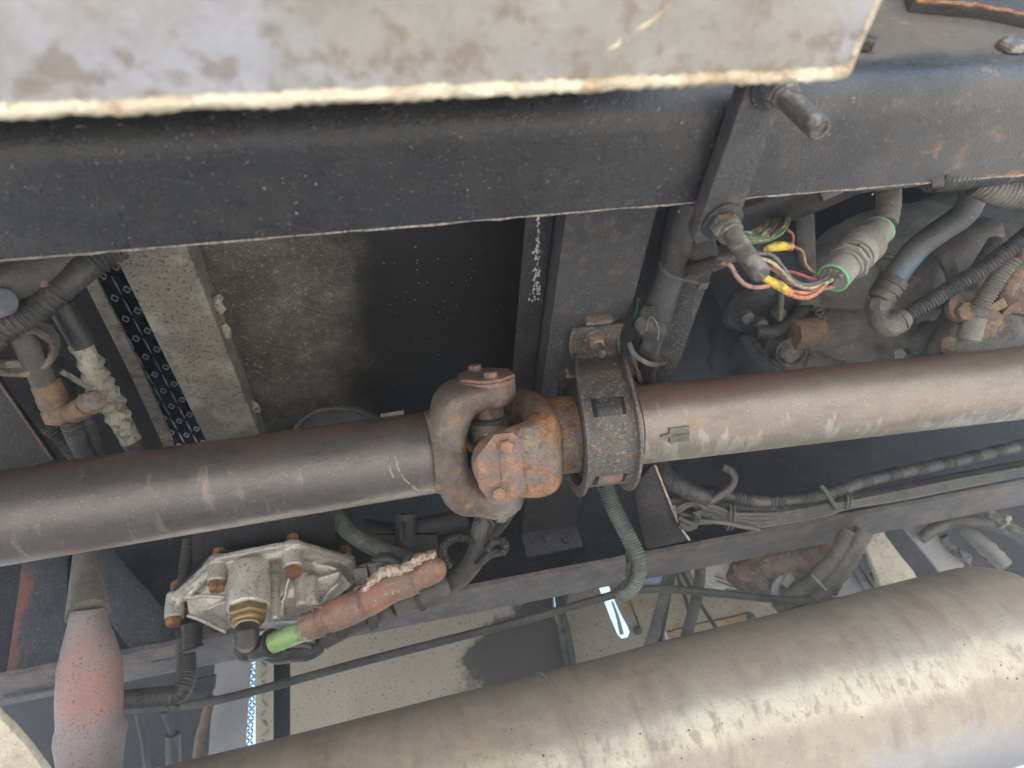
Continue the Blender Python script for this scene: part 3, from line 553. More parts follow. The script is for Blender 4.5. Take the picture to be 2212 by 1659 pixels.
# chipped white paint line
mb = MB()
for i in range(110):
    t = random.random()**.8; yy = 470+t*180; xx = 1163+random.gauss(0, 3.5)*(.4+1.2*t)-6*t
    if 540 < yy < 560 and random.random() < .5: continue
    p = PZ(xx, yy, ZC+.0293); r_ = random.uniform(.0006, .0022); n = 5
    mb.prism([p+V((math.cos(k*6.283/n)*r_*random.uniform(.5, 1.1), math.sin(k*6.283/n)*r_*1.6*random.uniform(.5, 1.1), 0)) for k in range(n)], Z*.0005)
obj('paint_chips', mb, 'chip_white', pn, smooth=0, kind='stuff')
mb = MB()
for i in range(45):
    xx = 900+random.gauss(0, 85); yy = 530+abs(random.gauss(0, 110))
    if yy < 500-.1*(xx-900) or yy > 870 or xx > 1120: continue
    p = PZ(xx, yy, zp-.0006); r_ = random.uniform(.0003, .0009)
    mb.prism([p+V((math.cos(k*6.283/4)*r_, math.sin(k*6.283/4)*r_*1.4, 0)) for k in range(4)], Z*.0005)
obj('specks', mb, 'chip_white', pn, smooth=0, kind='stuff')
# pale dusty box beam left of it
zb = .62
xl = PZ(335, 730, zb).x; xrr = PZ(468, 700, zb).x
bb = thing('box_beam', 'pale dusty speckled beam between the treadplate gap and the brown panel', 'beam', (xl, .6, zb))
mb = MB().box((xl, yi-.06, zb), (xrr, 1.02, zb+.10)); obj('beam_body', mb, 'dusty_channel', bb, bevel=.002)
mb = MB()
for (cx_, cy_) in ((470, 655), (484, 715), (545, 880)):
    mb.ball(PZ(cx_+4, cy_, zb+.02), .006, .014, .006, 10)
obj('sealant_lumps', mb, 'sleeve_dusty', bb, rough=(120, .005))
mb = MB(); 
cr = PZ(0, 0, 1) if False else None
# treadplate seen through the gap
zt = .80
tp_ = thing('tread_plate', 'dark blue checker plate with diamond treads painted as bright glints seen through the gap', 'checker plate', PZ(330, 760, zt))
pa, pb_ = PZ(100, 540, zt), PZ(460, 980, zt)
mb = MB().box((pa.x-.30, yi, zt), (xrr+.1, 1.35, zt+.005)); obj('plate', mb, 'checker_dark', tp_)
md = MB(); ml = MB()
c0 = PZ(250, 575, zt)
for j in range(-1, 16):
    for i in range(-9, 10):
        cx = c0.x+i*.0205; cy = c0.y+j*.0400+(.013 if i % 2 else 0)
        if not (pa.x-.2 < cx < xrr+.08): continue
        c = V((cx, cy, zt-.0006)); A = [(1.25, 0), (.35, 1), (-.35, 1), (-1.25, 0), (-.35, -1), (.35, -1)]
        for k in range(6):
            p0 = V((A[k][0]*.0042, A[k][1]*.0062, 0)); q_ = (k+1) % 6; p1 = V((A[q_][0]*.0042, A[q_][1]*.0062, 0))
            md.prism([c+p0, c+p1, c+p1*.66, c+p0*.66], Z*-.0016)
        c = V((cx+.0103, cy+.018, zt-.0006)); md.prism([c+V((-.0005, -.017, 0)), c+V((.0013, -.002, 0)), c+V((.0005, .017, 0)), c+V((-.0012, .002, 0))], Z*-.0014)
obj('treads', md, 'tread_bright', tp_, smooth=0, kind='stuff')
# ledge strip left of the gap
zl = .64
lp = [PZ(140, 520, zl), PZ(178, 520, zl), PZ(213, 613, zl), PZ(263, 710, zl), PZ(313, 813, zl), PZ(372, 946, zl), PZ(380, 985, zl), PZ(362, 985, zl), PZ(283, 813, zl), PZ(233, 713, zl), PZ(182, 612, zl)]
mb = MB().prism(lp, Z*.005); o = obj('ledge_strip', mb, 'ledge_grey', None, bevel=.001); tag(o, 'narrow grey dusty ledge left of the treadplate gap', 'ledge')
lp = [PZ(-60, 520, .70), PZ(170, 548, .70), PZ(200, 612, .70), PZ(300, 813, .70), PZ(370, 990, .70), PZ(-60, 1060, .70)]
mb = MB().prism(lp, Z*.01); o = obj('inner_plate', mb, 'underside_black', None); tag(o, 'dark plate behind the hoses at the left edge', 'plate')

# ================================================================ FAR RAIL
yfi = PZ(1500, 1180, ZF).y; yfo = PZ(1500, 1236, ZF).y
fr_ = thing('frame_rail', 'far chassis rail, grey and dusty, carrying the wiring harness', 'chassis rail', (0, yfo, ZF))
obj('rail_body', extrude_x(channel_profile(yfo, yfi, ZF, .27, .016, .008), -1.6, 2.6, 4), 'far_rail_paint', fr_, smooth=30)
obj('web_face', MB().box((-1.6, yfo-.0125, ZF+.030), (2.6, yfo-.0095, ZF+.265)), 'dark_plate', fr_)

# ================================================================ LEFT CLUSTER
def hose(name, pts, r, m, label, cat, corr=None, group=None, seg=14, parent=None, patch=None, flat=1.0):
    mb = MB(); mb.tube(pts, r, seg, corr=corr, patch=patch, flat=flat); o = obj(name, mb, m, parent)
    if label: tag(o, label, cat, group)
    return o
hose('corrugated_conduit', DD(R1, [(-160, 830, .60), (0, 700, .60), (230, 560, .61), (420, 400, .62), (600, 262, .635), (760, 160, .65)]), .0135, 'conduit', 'thick black ribbed conduit crossing the upper left corner under the near rail', 'conduit', (.0052, .0016),
     patch=lambda L: 0 if (.09 < L < .125 or .185 < L < .215) else 1)
mb = MB(); mb.tube(DD(R1, [(-120, 470, .60), (120, 380, .60), (260, 310, .61), (420, 230, .63)]), .018, 14); o = obj('rubber_hose', mb, 'rubber_dusty'); tag(o, 'grey rubber hose behind the thick ribbed conduit in the upper left', 'hose')
mb = MB(); mb.prism(DD(R1, [(75, 440), (210, 345), (285, 370), (280, 425), (190, 410), (75, 540)], .598), cdir(0, 0, -1)*.02); o = obj('orange_bracket', mb, 'cap_rust', bevel=.003); tag(o, 'orange brown bracket piece between the grey hose and the ribbed conduit', 'bracket')
mb = MB(); mb.lathe(D(*R1(-70, 545), .585), cdir(.5, .1, .2), [(0, .013), (.02, .013), (.024, .010)], 20); o = obj('plastic_fitting', mb, 'cap_blue'); tag(o, 'small blue grey cap at the left picture edge by the ribbed conduit', 'cap')
# clamped hose with rusty fitting
ch = thing('clamped_hose', 'black hose with a rusty crimped end fitting and round steel clamp', 'hose', D(*R1(200, 900), .70))
hose('hose_body', DD(R1, [(110, 620, .66), (180, 800, .68), (250, 960, .70), (290, 1050, .71)]), .0125, 'rubber_dusty', None, None, parent=ch)
rg = MB(); c = D(*R1(112, 790), .67); rg.ring(c, cdir(.45, -.75, .45), .032, .0048, 48, 8, ref=cdir(1, .2, 0)); rg.ring(c+cdir(.3, -.8, .5)*.010, cdir(.45, -.75, .45), .032, .0042, 48, 8, ref=cdir(1, .2, 0)); obj('clamp_ring', rg, 'yoke_grey', ch, rough=(80, .003))
mb = MB(); A, B_ = DD(R1, [(290, 1040, .71), (400, 1270, .73)]); ax = (B_-A).normalized(); L_ = (B_-A).length
mb.lathe(A, ax, [(0, .0130), (.004, .0145), (.012, .0142), (.018, .0155), (L_*.6, .0155), (L_*.65, .0140), (L_*.8, .0165), (L_, .0165), (L_+.003, .013)], 24); obj('crimp_fitting', mb, 'rusty_fitting', ch, rough=(120, .002))
mb = MB(); A, B_ = DD(R1, [(460, 1245, .725), (600, 1165, .70)]); ax = (B_-A).normalized(); L_ = (B_-A).length
mb.lathe(A, ax, [(0, .009), (.004, .0115), (L_*.75, .0115), (L_*.76, .009), (L_*.85, .0125), (L_, .0125), (L_+.004, .009)], 20)
obj('side_port', mb, 'rusty_fitting', ch, rough=(120, .002))
mb = MB(); mb.hexa(B_, ax, .012, .010, .3); obj('port_nut', mb, 'guard_edge', ch, bevel=.0008)
# sleeved hose
sh = thing('sleeved_hose', 'black hose wrapped in a pale dusty lumpy sleeve left of the treadplate', 'hose', D(*R1(650, 1000), .74))
hose('hose_upper', DD(R1, [(390, 540, .70), (460, 660, .71), (540, 800, .725)]), .0125, 'black_plastic', None, None, parent=sh)
hose('hose_lower', DD(R1, [(835, 1400, .79), (880, 1470, .80), (960, 1600, .82)]), .0115, 'rubber_dusty', None, None, parent=sh)
P = DD(R1, [(525, 785, .725), (590, 930, .735), (650, 1060, .75), (720, 1180, .765), (790, 1310, .78), (850, 1420, .79)])
bul = [.18, .30, .40, .50, .62, .74]
mb = MB(); mb.tube(P, lambda t: .0125+.0030*max(0, 1-min(abs(t-b) for b in bul)/.05)-.001*math.sin(t*9), 20, step=.002); obj('lumpy_sleeve', mb, 'sleeve_dusty', sh, rough=(110, .0018))
mb = MB(); mb.tube(DD(R1, [(395, 965, .715), (520, 1040, .73), (655, 1112, .745)]), .0035, 8); o = obj('thin_rod', mb, 'ledge_grey'); tag(o, 'thin pale rod ending on the lumpy dusty sleeve', 'rod')
for k, (pts, r) in enumerate([([(440, 1270, .74), (500, 1400, .76), (580, 1560, .80)], .0105), ([(540, 1240, .76), (600, 1380, .78), (640, 1560, .82)], .0095), ([(300, 1310, .80), (400, 1400, .81), (520, 1540, .83)], .010), ([(300, 870, .78), (400, 1060, .79), (470, 1260, .80)], .013)]):
    hose('ribbed_hose', DD(R1, pts), r, 'conduit', ['ribbed black hose directly below the rusty crimp fitting', 'thinner ribbed hose under the small side port', 'dusty ribbed hose curving down at far lower left above the shaft', 'dark hose running behind the rusty crimp fitting'][k], 'hose', (.0036, .0009))
mb = MB(); mb.prism(DD(R1, [(-120, 860), (0, 1050), (345, 1545), (0, 1620), (-120, 1640)], .80), cdir(0, 0, -1)*.01); fl = obj('side_flange', mb, 'dark_plate', bevel=.001); tag(fl, 'dark steel flange with a rusty slanted edge at the far left above the shaft', 'flange')
mb = MB(); mb.tube(DD(R1, [(-120, 870), (0, 1052), (342, 1543)], .797), .0018, 6, smooth=False); obj('rusty_edge', mb, 'rusty_fitting', fl, rough=(120, .002))
# round rim behind the shaft, below the box beam
mb = MB(); c = D(760, 960, 1.0)
c = D(755, 975, .96); mb.ring(c, cdir(-.05, -.60, .8), .082, .005, 64, 8, ref=cdir(1, .1, 0)); mb.lathe(c-cdir(-.05, -.60, .8)*.01, cdir(-.05, -.60, .8), [(0, .078), (.006, .078)], 48)
o = obj('round_flange', mb, 'dark_casting'); tag(o, 'dark round rim with rust patch just showing above the left shaft tube', 'rim')

# ================================================================ BAR AND TUBE RIGHT OF THE CROSS MEMBER
bt = thing('stay_bar', 'black flat stay bar with a tied black tube right of the cross member', 'stay bar', D(1450, 700, .82))
mb = MB(); mb.prism(DD(Q8, [(1420, -60, .80), (1700, -60, .80), (1830, 420, .82), (1395, 1620, .90), (1200, 1620, .90), (1290, 1060, .87), (1400, 300, .83)]), cdir(0, 0, -1)*.008); obj('flat_bar', mb, 'crossmember_paint', bt, bevel=.001)
mb = MB(); mb.tube(DD(Q8, [(1530, -30, .77), (1470, 220, .785), (1400, 560, .80), (1300, 900, .82), (1180, 1300, .85)]), .0195, 20); obj('black_tube', mb, 'crossmember_paint', bt)
mb = MB(); mb.tube(DD(Q8, [(1120, 990, .80), (1200, 1040, .80), (1240, 1150, .81), (1210, 1380, .83), (1170, 1560, .86)]), lambda t: .017-.006*t, 14); obj('torn_sleeve', mb, 'black_plastic', bt, rough=(60, .008))
mb = MB(); mb.tube(DD(Q8, [(1185, 1110, .782), (1210, 1005, .782), (1250, 1000, .782), (1295, 1100, .785), (1290, 1200, .79)]), .0009, 6); obj('torn_edge', mb, 'guard_edge', bt)
mb = MB(); mb.tube(DD(Q8, [(1300, 510, .775), (1350, 590, .765), (1460, 650, .765), (1600, 680, .785), (1680, 705, .80)]), .0016, 6, flat=2); mb.obox(D(*Q8(1685, 700), .795), X, Y, Z, .006, .005, .004); obj('upper_tie', mb, 'rubber_dusty', bt)
mb = MB(); mb.tube(DD(Q8, [(1035, 1220, .80), (1080, 1320, .80), (1200, 1400, .80), (1310, 1410, .83), (1370, 1385, .86)]), .0016, 6, flat=2); obj('lower_tie', mb, 'rubber_dusty', bt)
hose('brown_wire', DD(Q8, [(1065, 1330, .84), (1110, 1430, .84), (1160, 1600, .86)]), .0050, 'wire_brown', 'stubby brown wire end behind the shaft right of the guard loop', 'wire')
hose('blue_cable', DD(Q8, [(1110, 820, .86), (1095, 900, .86), (1070, 990, .87)]), .003, 'wire_teal', 'short teal cable beside the right edge of the cross member', 'cable')

# ================================================================ CONNECTOR, WIRES, HOSES (upper right)
mb = MB(); mb.tube(DD(R4, [(1130, 85, .63), (900, 200, .67), (700, 280, .70), (440, 372, .73)]), .027, 22); o = obj('black_pipe', mb, 'black_plastic'); tag(o, 'thick smooth black pipe just under the rail above the coloured wires', 'pipe')
hose('braided_loom', DD(R4, [(960, 220, .645), (1200, 188, .65), (1500, 158, .66), (1720, 132, .67)]), .0080, 'conduit_dusty', 'pale grey braided cable loom lying along the underside of the rail', 'cable loom', (.0016, .0004))
hose('thin_conduit', DD(R4, [(1000, 215, .63), (1120, 215, .63), (1290, 195, .64)]), .0055, 'conduit', 'thin dark ribbed conduit tucked below the braided loom', 'conduit', (.0030, .0009))
hose('big_conduit', DD(R4, [(1640, 130, .635), (1850, 110, .645), (2080, 85, .655), (2300, 60, .67)]), .0165, 'conduit', 'thick ribbed black conduit under the rail at the right edge', 'conduit', (.0056, .0013), patch=lambda L: 0 if L > .085 else 1)
hose('lower_conduit', DD(R4, [(1930, 160, .68), (2050, 215, .68), (2240, 260, .68), (2400, 270, .68)]), .0165, 'conduit_dusty', 'dusty ribbed conduit curving below the thick one at the right edge', 'conduit', (.0042, .0008))
mb = MB(); mb.obox(D(*R4(1668, 168), .625), cdir(1, .1, 0), cdir(0, 1, 0), cdir(0, 0, 1), .006, .007, .004); mb.obox(D(*R4(1620, 172), .625), cdir(1, .1, 0), cdir(0, 1, 0), cdir(0, 0, 1), .013, .0025, .002); o = obj('cable_tie', mb, 'black_plastic', bevel=.0005); tag(o, 'black cable tie head holding the braided loom near the thick conduit', 'cable tie')
mb = MB(); mb.obox(D(*R4(1010, 235), .61), cdir(1, .4, 0), cdir(-.4, 1, 0), cdir(0, 0, 1), .010, .006, .004); o = obj('cable_tie', mb, 'black_plastic', bevel=.0005); tag(o, 'black clip under the left end of the braided loom', 'cable tie')
# connector
cn = thing('round_connector', 'grey round multi-pin connector with green seal rings hanging from a taped cable', 'connector', D(*R4(1180, 620), .65))
PA, PB = D(*R4(1322, 470), .675), D(*R4(1035, 768), .640); ca = (PA-PB).normalized(); CL = (PA-PB).length
k = CL/.066
mb = MB(); mb.lathe(PB, ca, [(0.0002, .0150), (.002*k, .0152), (.016*k, .0150), (.0162*k, .0168), (.0185*k, .0168), (.019*k, .0150), (.030*k, .0150), (.0305*k, .0185), (.0325*k, .0190), (.036*k, .0190), (.0362*k, .0184), (.0368*k, .0190), (.049*k, .0188), (.0492*k, .0160), (.052*k, .0150), (.064*k, .0150), (.066*k, .0145)], 56); obj('shell', mb, 'connector_grey', cn)
mb = MB(); mb.lathe(PB+ca*.0195*k, ca, [(0, .0180), (.001, .0205), (.0045, .0205), (.005, .019)], 8, ref=cdir(.2, 1, 0)); mb.lathe(PB+ca*.0262*k, ca, [(0, .0175), (.0006, .0186), (.0026, .0186), (.003, .0175)], 40); obj('hex_flange', mb, 'connector_grey', cn, bevel=.0006)
mb = MB()
for i in range(64):
    an = 2*math.pi*i/64; u = ca.orthogonal().normalized(); w = ca.cross(u); rd = u*math.cos(an)+w*math.sin(an)
    mb.obox(PB+ca*.0428*k+rd*.0189, ca, rd, ca.cross(rd), .0052*k, .0005, .0005)
obj('knurling', mb, 'connector_grey', cn, smooth=0, kind='stuff')
for nm, t_ in (('seal_ring', 0), ('seal_ring', .0655*k)):
    mb = MB(); mb.ring(PB+ca*t_, ca, .0144, .0012, 48, 8); obj(nm, mb, 'seal_green', cn)
mb = MB(); mb.lathe(PB+ca*.001, ca, [(0, .0135), (.001, .0135)], 32); obj('pin_face', mb, 'black_plastic', cn)
fu = (cdir(0, 1, 0)-ca*ca.dot(cdir(0, 1, 0))).normalized(); fw = ca.cross(fu)
for i in range(11):
    an = i*.58+.2; rr_ = .0105 if i < 8 else .005; c = PB-ca*.0004+fu*(math.sin(an)*rr_)+fw*(math.cos(an)*rr_)
    mb = MB(); mb.lathe(c, -ca, [(0, .0020), (.0026, .0020), (.0030, .0014)], 10); obj('pin_seal', mb, 'connector_grey', cn)
sp_, sn = on_tube(PB, ca, *R4(1190, 562), r=.0188)
mb = MB(); mb.lathe(sp_-sn*.0005, sn, [(0, .0016), (.0008, .0016)], 12); obj('shell_hole', mb, 'underside_black', cn)
hose('taped_cable', DD(R4, [(1330, 60, .70), (1372, 190, .69), (1375, 310, .682), (1352, 432, .676)]), .0122, 'conduit_dusty', 'taped grey cable hanging down into the round connector', 'cable', (.009, .0003))
for i, cc in enumerate(('pink', 'teal', 'black', 'orange', 'brown')):
    hose('tail_wire', DD(R4, [(1320+i*15, 420, .672), (1316+i*14, 460, .672), (1295+i*16, 500, .676)]), .0014, 'wire_'+cc, 'short %s wire between the taped cable and the connector' % cc, 'wire', seg=8)
DW = lambda lb, q_: .05 if (lb.startswith('dull pink') and q_ == 0) else 0
WR = [
 ('brown', .0016, [(780, 570), (845, 605), (868, 690), (930, 740), (1000, 752)], 'thin brown wire looping from the upper yellow splice to the connector', .640),
 ('grey', .0020, [(480, 640), (560, 622), (650, 625), (715, 690), (780, 775), (870, 812), (960, 790), (1020, 745)], 'grey wire sweeping in a long curve into the connector', .630),
 ('cream', .0019, [(500, 668), (570, 648), (650, 668), (725, 735), (800, 805), (890, 832), (980, 805), (1030, 775)], 'cream wire running just under the grey one to the connector', .626),
 ('pink', .0019, [(500, 640), (580, 675), (660, 712), (760, 780), (860, 830), (960, 838), (1060, 812)], 'dusty pink wire below the cream one at the connector', .632),
 ('red', .0017, [(640, 800), (690, 752), (760, 728), (840, 750), (900, 772), (960, 772), (1000, 740)], 'dark red wire arching between the splice and the connector', .640),
 ('red', .0016, [(960, 760), (945, 800), (935, 850), (890, 880)], 'short red wire hanging from the connector to the orange pair', .636),
 ('pink', .0021, [(320, 680), (360, 678), (405, 695), (440, 760), (500, 812), (570, 826), (640, 815)], 'dull pink wire looping under the lower stud', .615),
 ('orange', .0022, [(770, 850), (840, 862), (900, 858), (960, 835)], 'upper one of the two orange wires leaving the lower yellow splice', .624),
 ('orange', .0022, [(760, 862), (810, 885), (880, 888), (945, 850), (985, 810)], 'lower one of the two orange wires leaving the lower yellow splice', .621),
 ('red', .0016, [(750, 470), (785, 500), (785, 545), (760, 568)], 'small dark red wire hooking down to the upper yellow splice', .65),
 ('black', .0017, [(470, 590), (560, 600), (640, 625), (700, 650)], 'black wire just above the grey curve', .635),
 ('brown', .0016, [(700, 735), (760, 800), (800, 810)], 'short brown wire behind the cream curve', .645)]
for c_, r_, pts, lb, dp in WR:
    hose(c_+'_wire', [D(*R4(x_, y_), dp+.012*((x_-500)/500)+DW(lb, q_)) for q_, (x_, y_) in enumerate(pts)], r_, 'wire_'+c_, lb, 'wire', seg=10)
for nm, pts, lb, dp in (('yellow_splice', [(590, 745), (640, 785), (700, 815), (775, 862)], 'lower yellow taped splice running into two orange wires', .618), ('yellow_splice', [(600, 596), (660, 580), (730, 572), (785, 576)], 'upper yellow taped splice under the bunch of green wires', .642)):
    mb = MB(); mb.tube(DD(R4, pts, dp), lambda t: .0028+.0018*math.sin(math.pi*t)**.7, 12); o = obj(nm, mb, 'wire_yellow', rough=(90, .0016)); tag(o, lb, 'splice')
    e = MB(); e.tube(DD(R4, pts, dp)[-2:], .0040, 10); obj('orange_end', e, 'wire_orange', o)
cols = ['green', 'cream', 'green', 'black', 'cream', 'brown', 'green', 'cream', 'teal', 'green', 'cream', 'pink', 'white', 'green']
BL = ['outermost green wire of the bunch behind the lower stud', 'outermost cream wire of the bunch, next to the outer green one', 'second green wire of the bunch, inside the outer cream one', 'outer black wire between green and cream wires of the bunch', 'second cream wire of the bunch, inside the black one', 'single brown wire running through the bunch behind the stud', 'third green wire of the bunch, just inside the brown one', 'third cream wire of the bunch, in its middle',
    'single teal wire in the inner half of the bunch', 'fourth green wire of the bunch, inside the teal one', 'innermost cream wire of the bunch beside the pink one', 'single pink wire near the inner side of the bunch', 'single white wire near the inner end of the bunch', 'innermost green wire of the bunch under the thick black pipe']
for i, c_ in enumerate(cols):
    f = i/len(cols); xo = 765-f*150; j = lambda s_: random.uniform(-s_, s_)
    pts = [(xo+30, 290), (xo+j(6), 365+f*18), (xo-15-f*30+j(8), 440+f*12), (xo-60-f*45+j(8), 505-f*20+j(6)), (600-f*35, 545-f*50+j(8)), (470+j(8), 545-f*62+j(8)), (380, 540)]
    hose('bundle_wire', [D(*R4(x_, y_), .655+.01*f+random.uniform(-.003, .003)+(.075, .045, .01, 0, 0, 0, 0)[q_]) for q_, (x_, y_) in enumerate(pts)], .0014, 'wire_'+c_, BL[i], 'wire', seg=8, group='bunched wires behind the lower stud' )
mb = MB(); mb.tube(DD(R4, [(60, 720, .90), (230, 695, .75), (320, 670, .66), (400, 640, .65), (520, 610, .645)]), lambda t: .010-.004*t, 12); o = obj('wire_sheath', mb, 'rubber_dusty', rough=(60, .004)); tag(o, 'frayed dark sheath end the coloured wires come out of', 'sheath')
# hoses on the gearbox
hose('blue_grey_hose', DD(R4, [(1830, 60, .80), (1885, 200, .80), (1890, 290, .80), (1830, 385, .81), (1700, 475, .82), (1570, 570, .83), (1480, 670, .84), (1408, 775, .85)]), .0150, 'hose_blue', 'smooth blue grey hose bending down to a ribbed boot on the gearbox', 'hose', seg=20)
eh = thing('elbow_fitting', 'grey dusty elbow fitting with ribbed boot below the blue grey hose', 'fitting', D(*R4(1360, 950), .85))
A, B_ = DD(R4, [(1415, 768, .850), (1320, 905, .855)]); ax = (B_-A).normalized(); L_ = (B_-A).length
mb = MB(); mb.lathe(A, ax, [(0, .0175), (.003, .0180), (L_*.3, .0182), (L_*.31, .0165), (L_*.36, .0165), (L_*.37, .0180), (L_*.62, .0178), (L_*.63, .0160), (L_*.7, .0160), (L_*.71, .0175), (L_*.95, .0168), (L_, .014)], 28); obj('ribbed_boot', mb, 'rubber_dusty', eh)
mb = MB(); mb.tube(DD(R4, [(1322, 900, .856), (1318, 990, .855), (1345, 1052, .85), (1400, 1060, .845), (1455, 1020, .842)]), .0145, 20); mb.lathe(D(*R4(1325, 930), .855), cdir(0, 1, .2), [(-.006, .017), (.006, .017)], 8); obj('elbow', mb, 'conduit_dusty', eh, rough=(60, .002))
mb = MB(); A, B_ = DD(R4, [(1440, 1030, .842), (1468, 1012, .842)]); mb.lathe(A, (B_-A), [(0, .0155), (.004, .0155), (.005, .013), (.009, .013)], 24); obj('collar', mb, 'conduit_dusty', eh)
hose('ribbed_hose', DD(R4, [(1462, 1018, .842), (1600, 935, .835), (1800, 808, .825), (1960, 705, .815), (2160, 560, .80), (2300, 450, .79)]), .0098, 'conduit', 'long ribbed hose rising from the elbow fitting to the right edge', 'hose', (.0040, .0013))
hose('ribbed_hose', DD(R4, [(1915, 985, .86), (1990, 860, .85), (2060, 750, .84), (2150, 640, .83)]), .0105, 'conduit_dusty', 'short ribbed hose right of the long one with a rusty fitting below', 'hose', (.0040, .0013))
rf = thing('rusty_port', 'rusty port and banjo fitting at the foot of the short ribbed hose', 'fitting', D(*R4(1920, 1050), .87))
mb = MB(); A, B_ = DD(R4, [(1925, 960, .862), (1885, 1090, .868)]); mb.lathe(A, B_-A, [(0, .0125), (.006, .0125), (.007, .0105), (.010, .0105), (.011, .0145), (.04, .0145), (.044, .010)], 24); obj('port_body', mb, 'conduit_dusty', rf)
mb = MB(); mb.ball(D(*R4(1965, 1045), .875), .022, .018, .020, 14); mb.obox(D(*R4(1925, 1110), .868), X, Y, Z, .011, .006, .006); mb.obox(D(*R4(2010, 965), .875), cdir(1, .6, 0), cdir(-.6, 1, 0), cdir(0, 0, 1), .02, .005, .006); obj('banjo', mb, 'rusty_fitting', rf, rough=(80, .006))
mb = MB(); mb.lathe(D(*R4(1855, 980), .865), cdir(-.2, .2, 1), [(-.01, .014), (.006, .014), (.008, .012)], 6); mb.lathe(D(*R4(1850, 945), .87), cdir(0, .1, 1), [(-.01, .022), (.0, .022)], 24); obj('port_bolt', mb, 'rusty_fitting', rf, bevel=.0008)
hose('pale_pipe', DD(R4, [(2260, 480, .93), (2170, 700, .92), (2085, 850, .91), (2080, 910, .90), (2135, 960, .89)]), .013, 'rusty_fitting', 'ochre rusty pipe bend at the right edge', 'pipe')
hose('dusty_arm', DD(R4, [(2080, 560, .94), (1960, 760, .94), (1840, 1020, .94), (1760, 1130, .95), (1680, 1260, .96)]), .020, 'ledge_grey', 'dusty grey arm with a rusty end dropping behind the right shaft tube', 'arm')
mb = MB(); mb.lathe(D(*R4(1735, 1185), .925), cdir(.2, -.1, 1), [(0, .013), (.003, .013), (.004, .010)], 20); o = obj('rust_disc', mb, 'airbag_rust', rough=(150, .003)); tag(o, 'small round rusty plug just above the right shaft tube', 'plug')
mb = MB(); mb.prism(DD(R4, [(2130, 760), (2330, 700), (2330, 1010), (2020, 960), (2080, 890)], .97), cdir(0, 0, -1)*.02); o = obj('rust_plate', mb, 'airbag_rust', bevel=.002); tag(o, 'dark red rusty plate at the right edge above the shaft', 'plate')
# gearbox casting
gb = thing('gearbox', 'large dark greasy gearbox housing filling the space behind the connector', 'gearbox', D(*R4(1500, 800), 1.15))
mb = MB()
mb.ball(D(*R4(1450, 760), 1.16), .17, .13, .13, 28, (cdir(1, .15, 0), cdir(-.15, 1, 0), cdir(0, 0, 1)))
mb.ball(D(*R4(1900, 700), 1.20), .20, .15, .15, 28, (cdir(1, .3, 0), cdir(-.3, 1, 0), cdir(0, 0, 1)))
mb.ball(D(*R4(1650, 1050), 1.16), .16, .07, .10, 24, (cdir(1, -.1, 0), cdir(.1, 1, 0), cdir(0, 0, 1)))
mb.tube(DD(R4, [(1000, 860, 1.03), (1200, 900, 1.04), (1450, 830, 1.03), (1750, 640, 1.04), (2000, 500, 1.06)]), .030, 12)
mb.tube(DD(R4, [(900, 1140, 1.02), (1100, 1190, 1.03), (1350, 1290, 1.04)]), .026, 12)
mb.tube(DD(R4, [(820, 1110, .98), (960, 1100, .99), (1200, 1040, 1.03), (1400, 1010, 1.06)]), lambda t: .024+.02*t, 16)
mb.tube(DD(R4, [(1280, 1000, 1.02), (1150, 1080, 1.02), (1080, 1160, 1.02)]), .014, 12)
mb.tube(DD(R4, [(1080, 640, 1.05), (1300, 640, 1.03), (1560, 640, 1.03), (1760, 660, 1.04)]), .006, 8)
mb.ball(D(*R4(950, 900), 1.08), .09, .10, .08, 20)
mb.ball(D(*R4(1000, 1060), 1.16), .15, .12, .12, 24)
mb.tube(DD(R4, [(540, 1100, 1.06), (640, 1250, 1.06), (800, 1350, 1.07)]), .022, 12)
mb.tube(DD(R4, [(1850, 900, 1.03), (1700, 1080, 1.02), (1480, 1180, 1.03)]), .018, 12)
mb.ring(D(*R4(1180, 900), 1.045), cdir(-.5, -.1, 1), .13, .010, 48, 8, arc=(60, 300), ref=cdir(0, 1, 0))
for q_ in ((1010, 700), (1080, 1060), (1230, 1130), (1430, 1160), (1640, 1110), (1790, 940)): mb.lathe(D(*R4(*q_), 1.02), cdir(-.1, -.3, 1), [(-.03, .016), (0, .016), (.002, .013)], 12)
obj('housing', mb, 'gear_casting', gb, cast=(.0035, 2), rough=(22, .007))
mb = MB(); ax = cdir(.18, -.80, .45); c = D(*R4(650, 930), 1.02); mb.lathe(c-ax*.10, ax, [(0, .070), (.085, .070), (.09, .075), (.098, .075), (.10, .068), (.115, .060), (.122, .045), (.124, .01)], 40, ref=cdir(1, 0, 0))
obj('round_cover', mb, 'dark_casting', gb)
mb = MB(); mb.ball(D(*R4(600, 1080), 1.15), .10, .13, .10, 24); obj('lower_housing', mb, 'dark_casting', gb, rough=(20, .02))
for (x_, y_) in ((505, 1010), (590, 1055), (700, 990)):
    mb = MB(); q = D(*R4(x_, y_), .972); mb.lathe(q, cdir(.1, -.5, .8), [(-.008, .0095), (.004, .0095), (.005, .008)], 14); obj('cover_bolt', mb, 'gear_casting', gb)
mb = MB(); mb.tube(DD(R4, [(715, 860, .955), (712, 950, .96), (705, 1030, .965)]), .0042, 10); obj('breather_pipe', mb, 'gear_casting', gb)
mb = MB(); mb.tube(DD(R4, [(850, 250, 1.02), (860, 480, 1.0), (868, 700, .99), (880, 940, .985)]), .014, 14); mb.lathe(D(*R4(878, 925), .985), cdir(0, 1, 0), [(-.004, .017), (.004, .017)], 20); obj('oil_pipe', mb, 'gear_casting', gb)
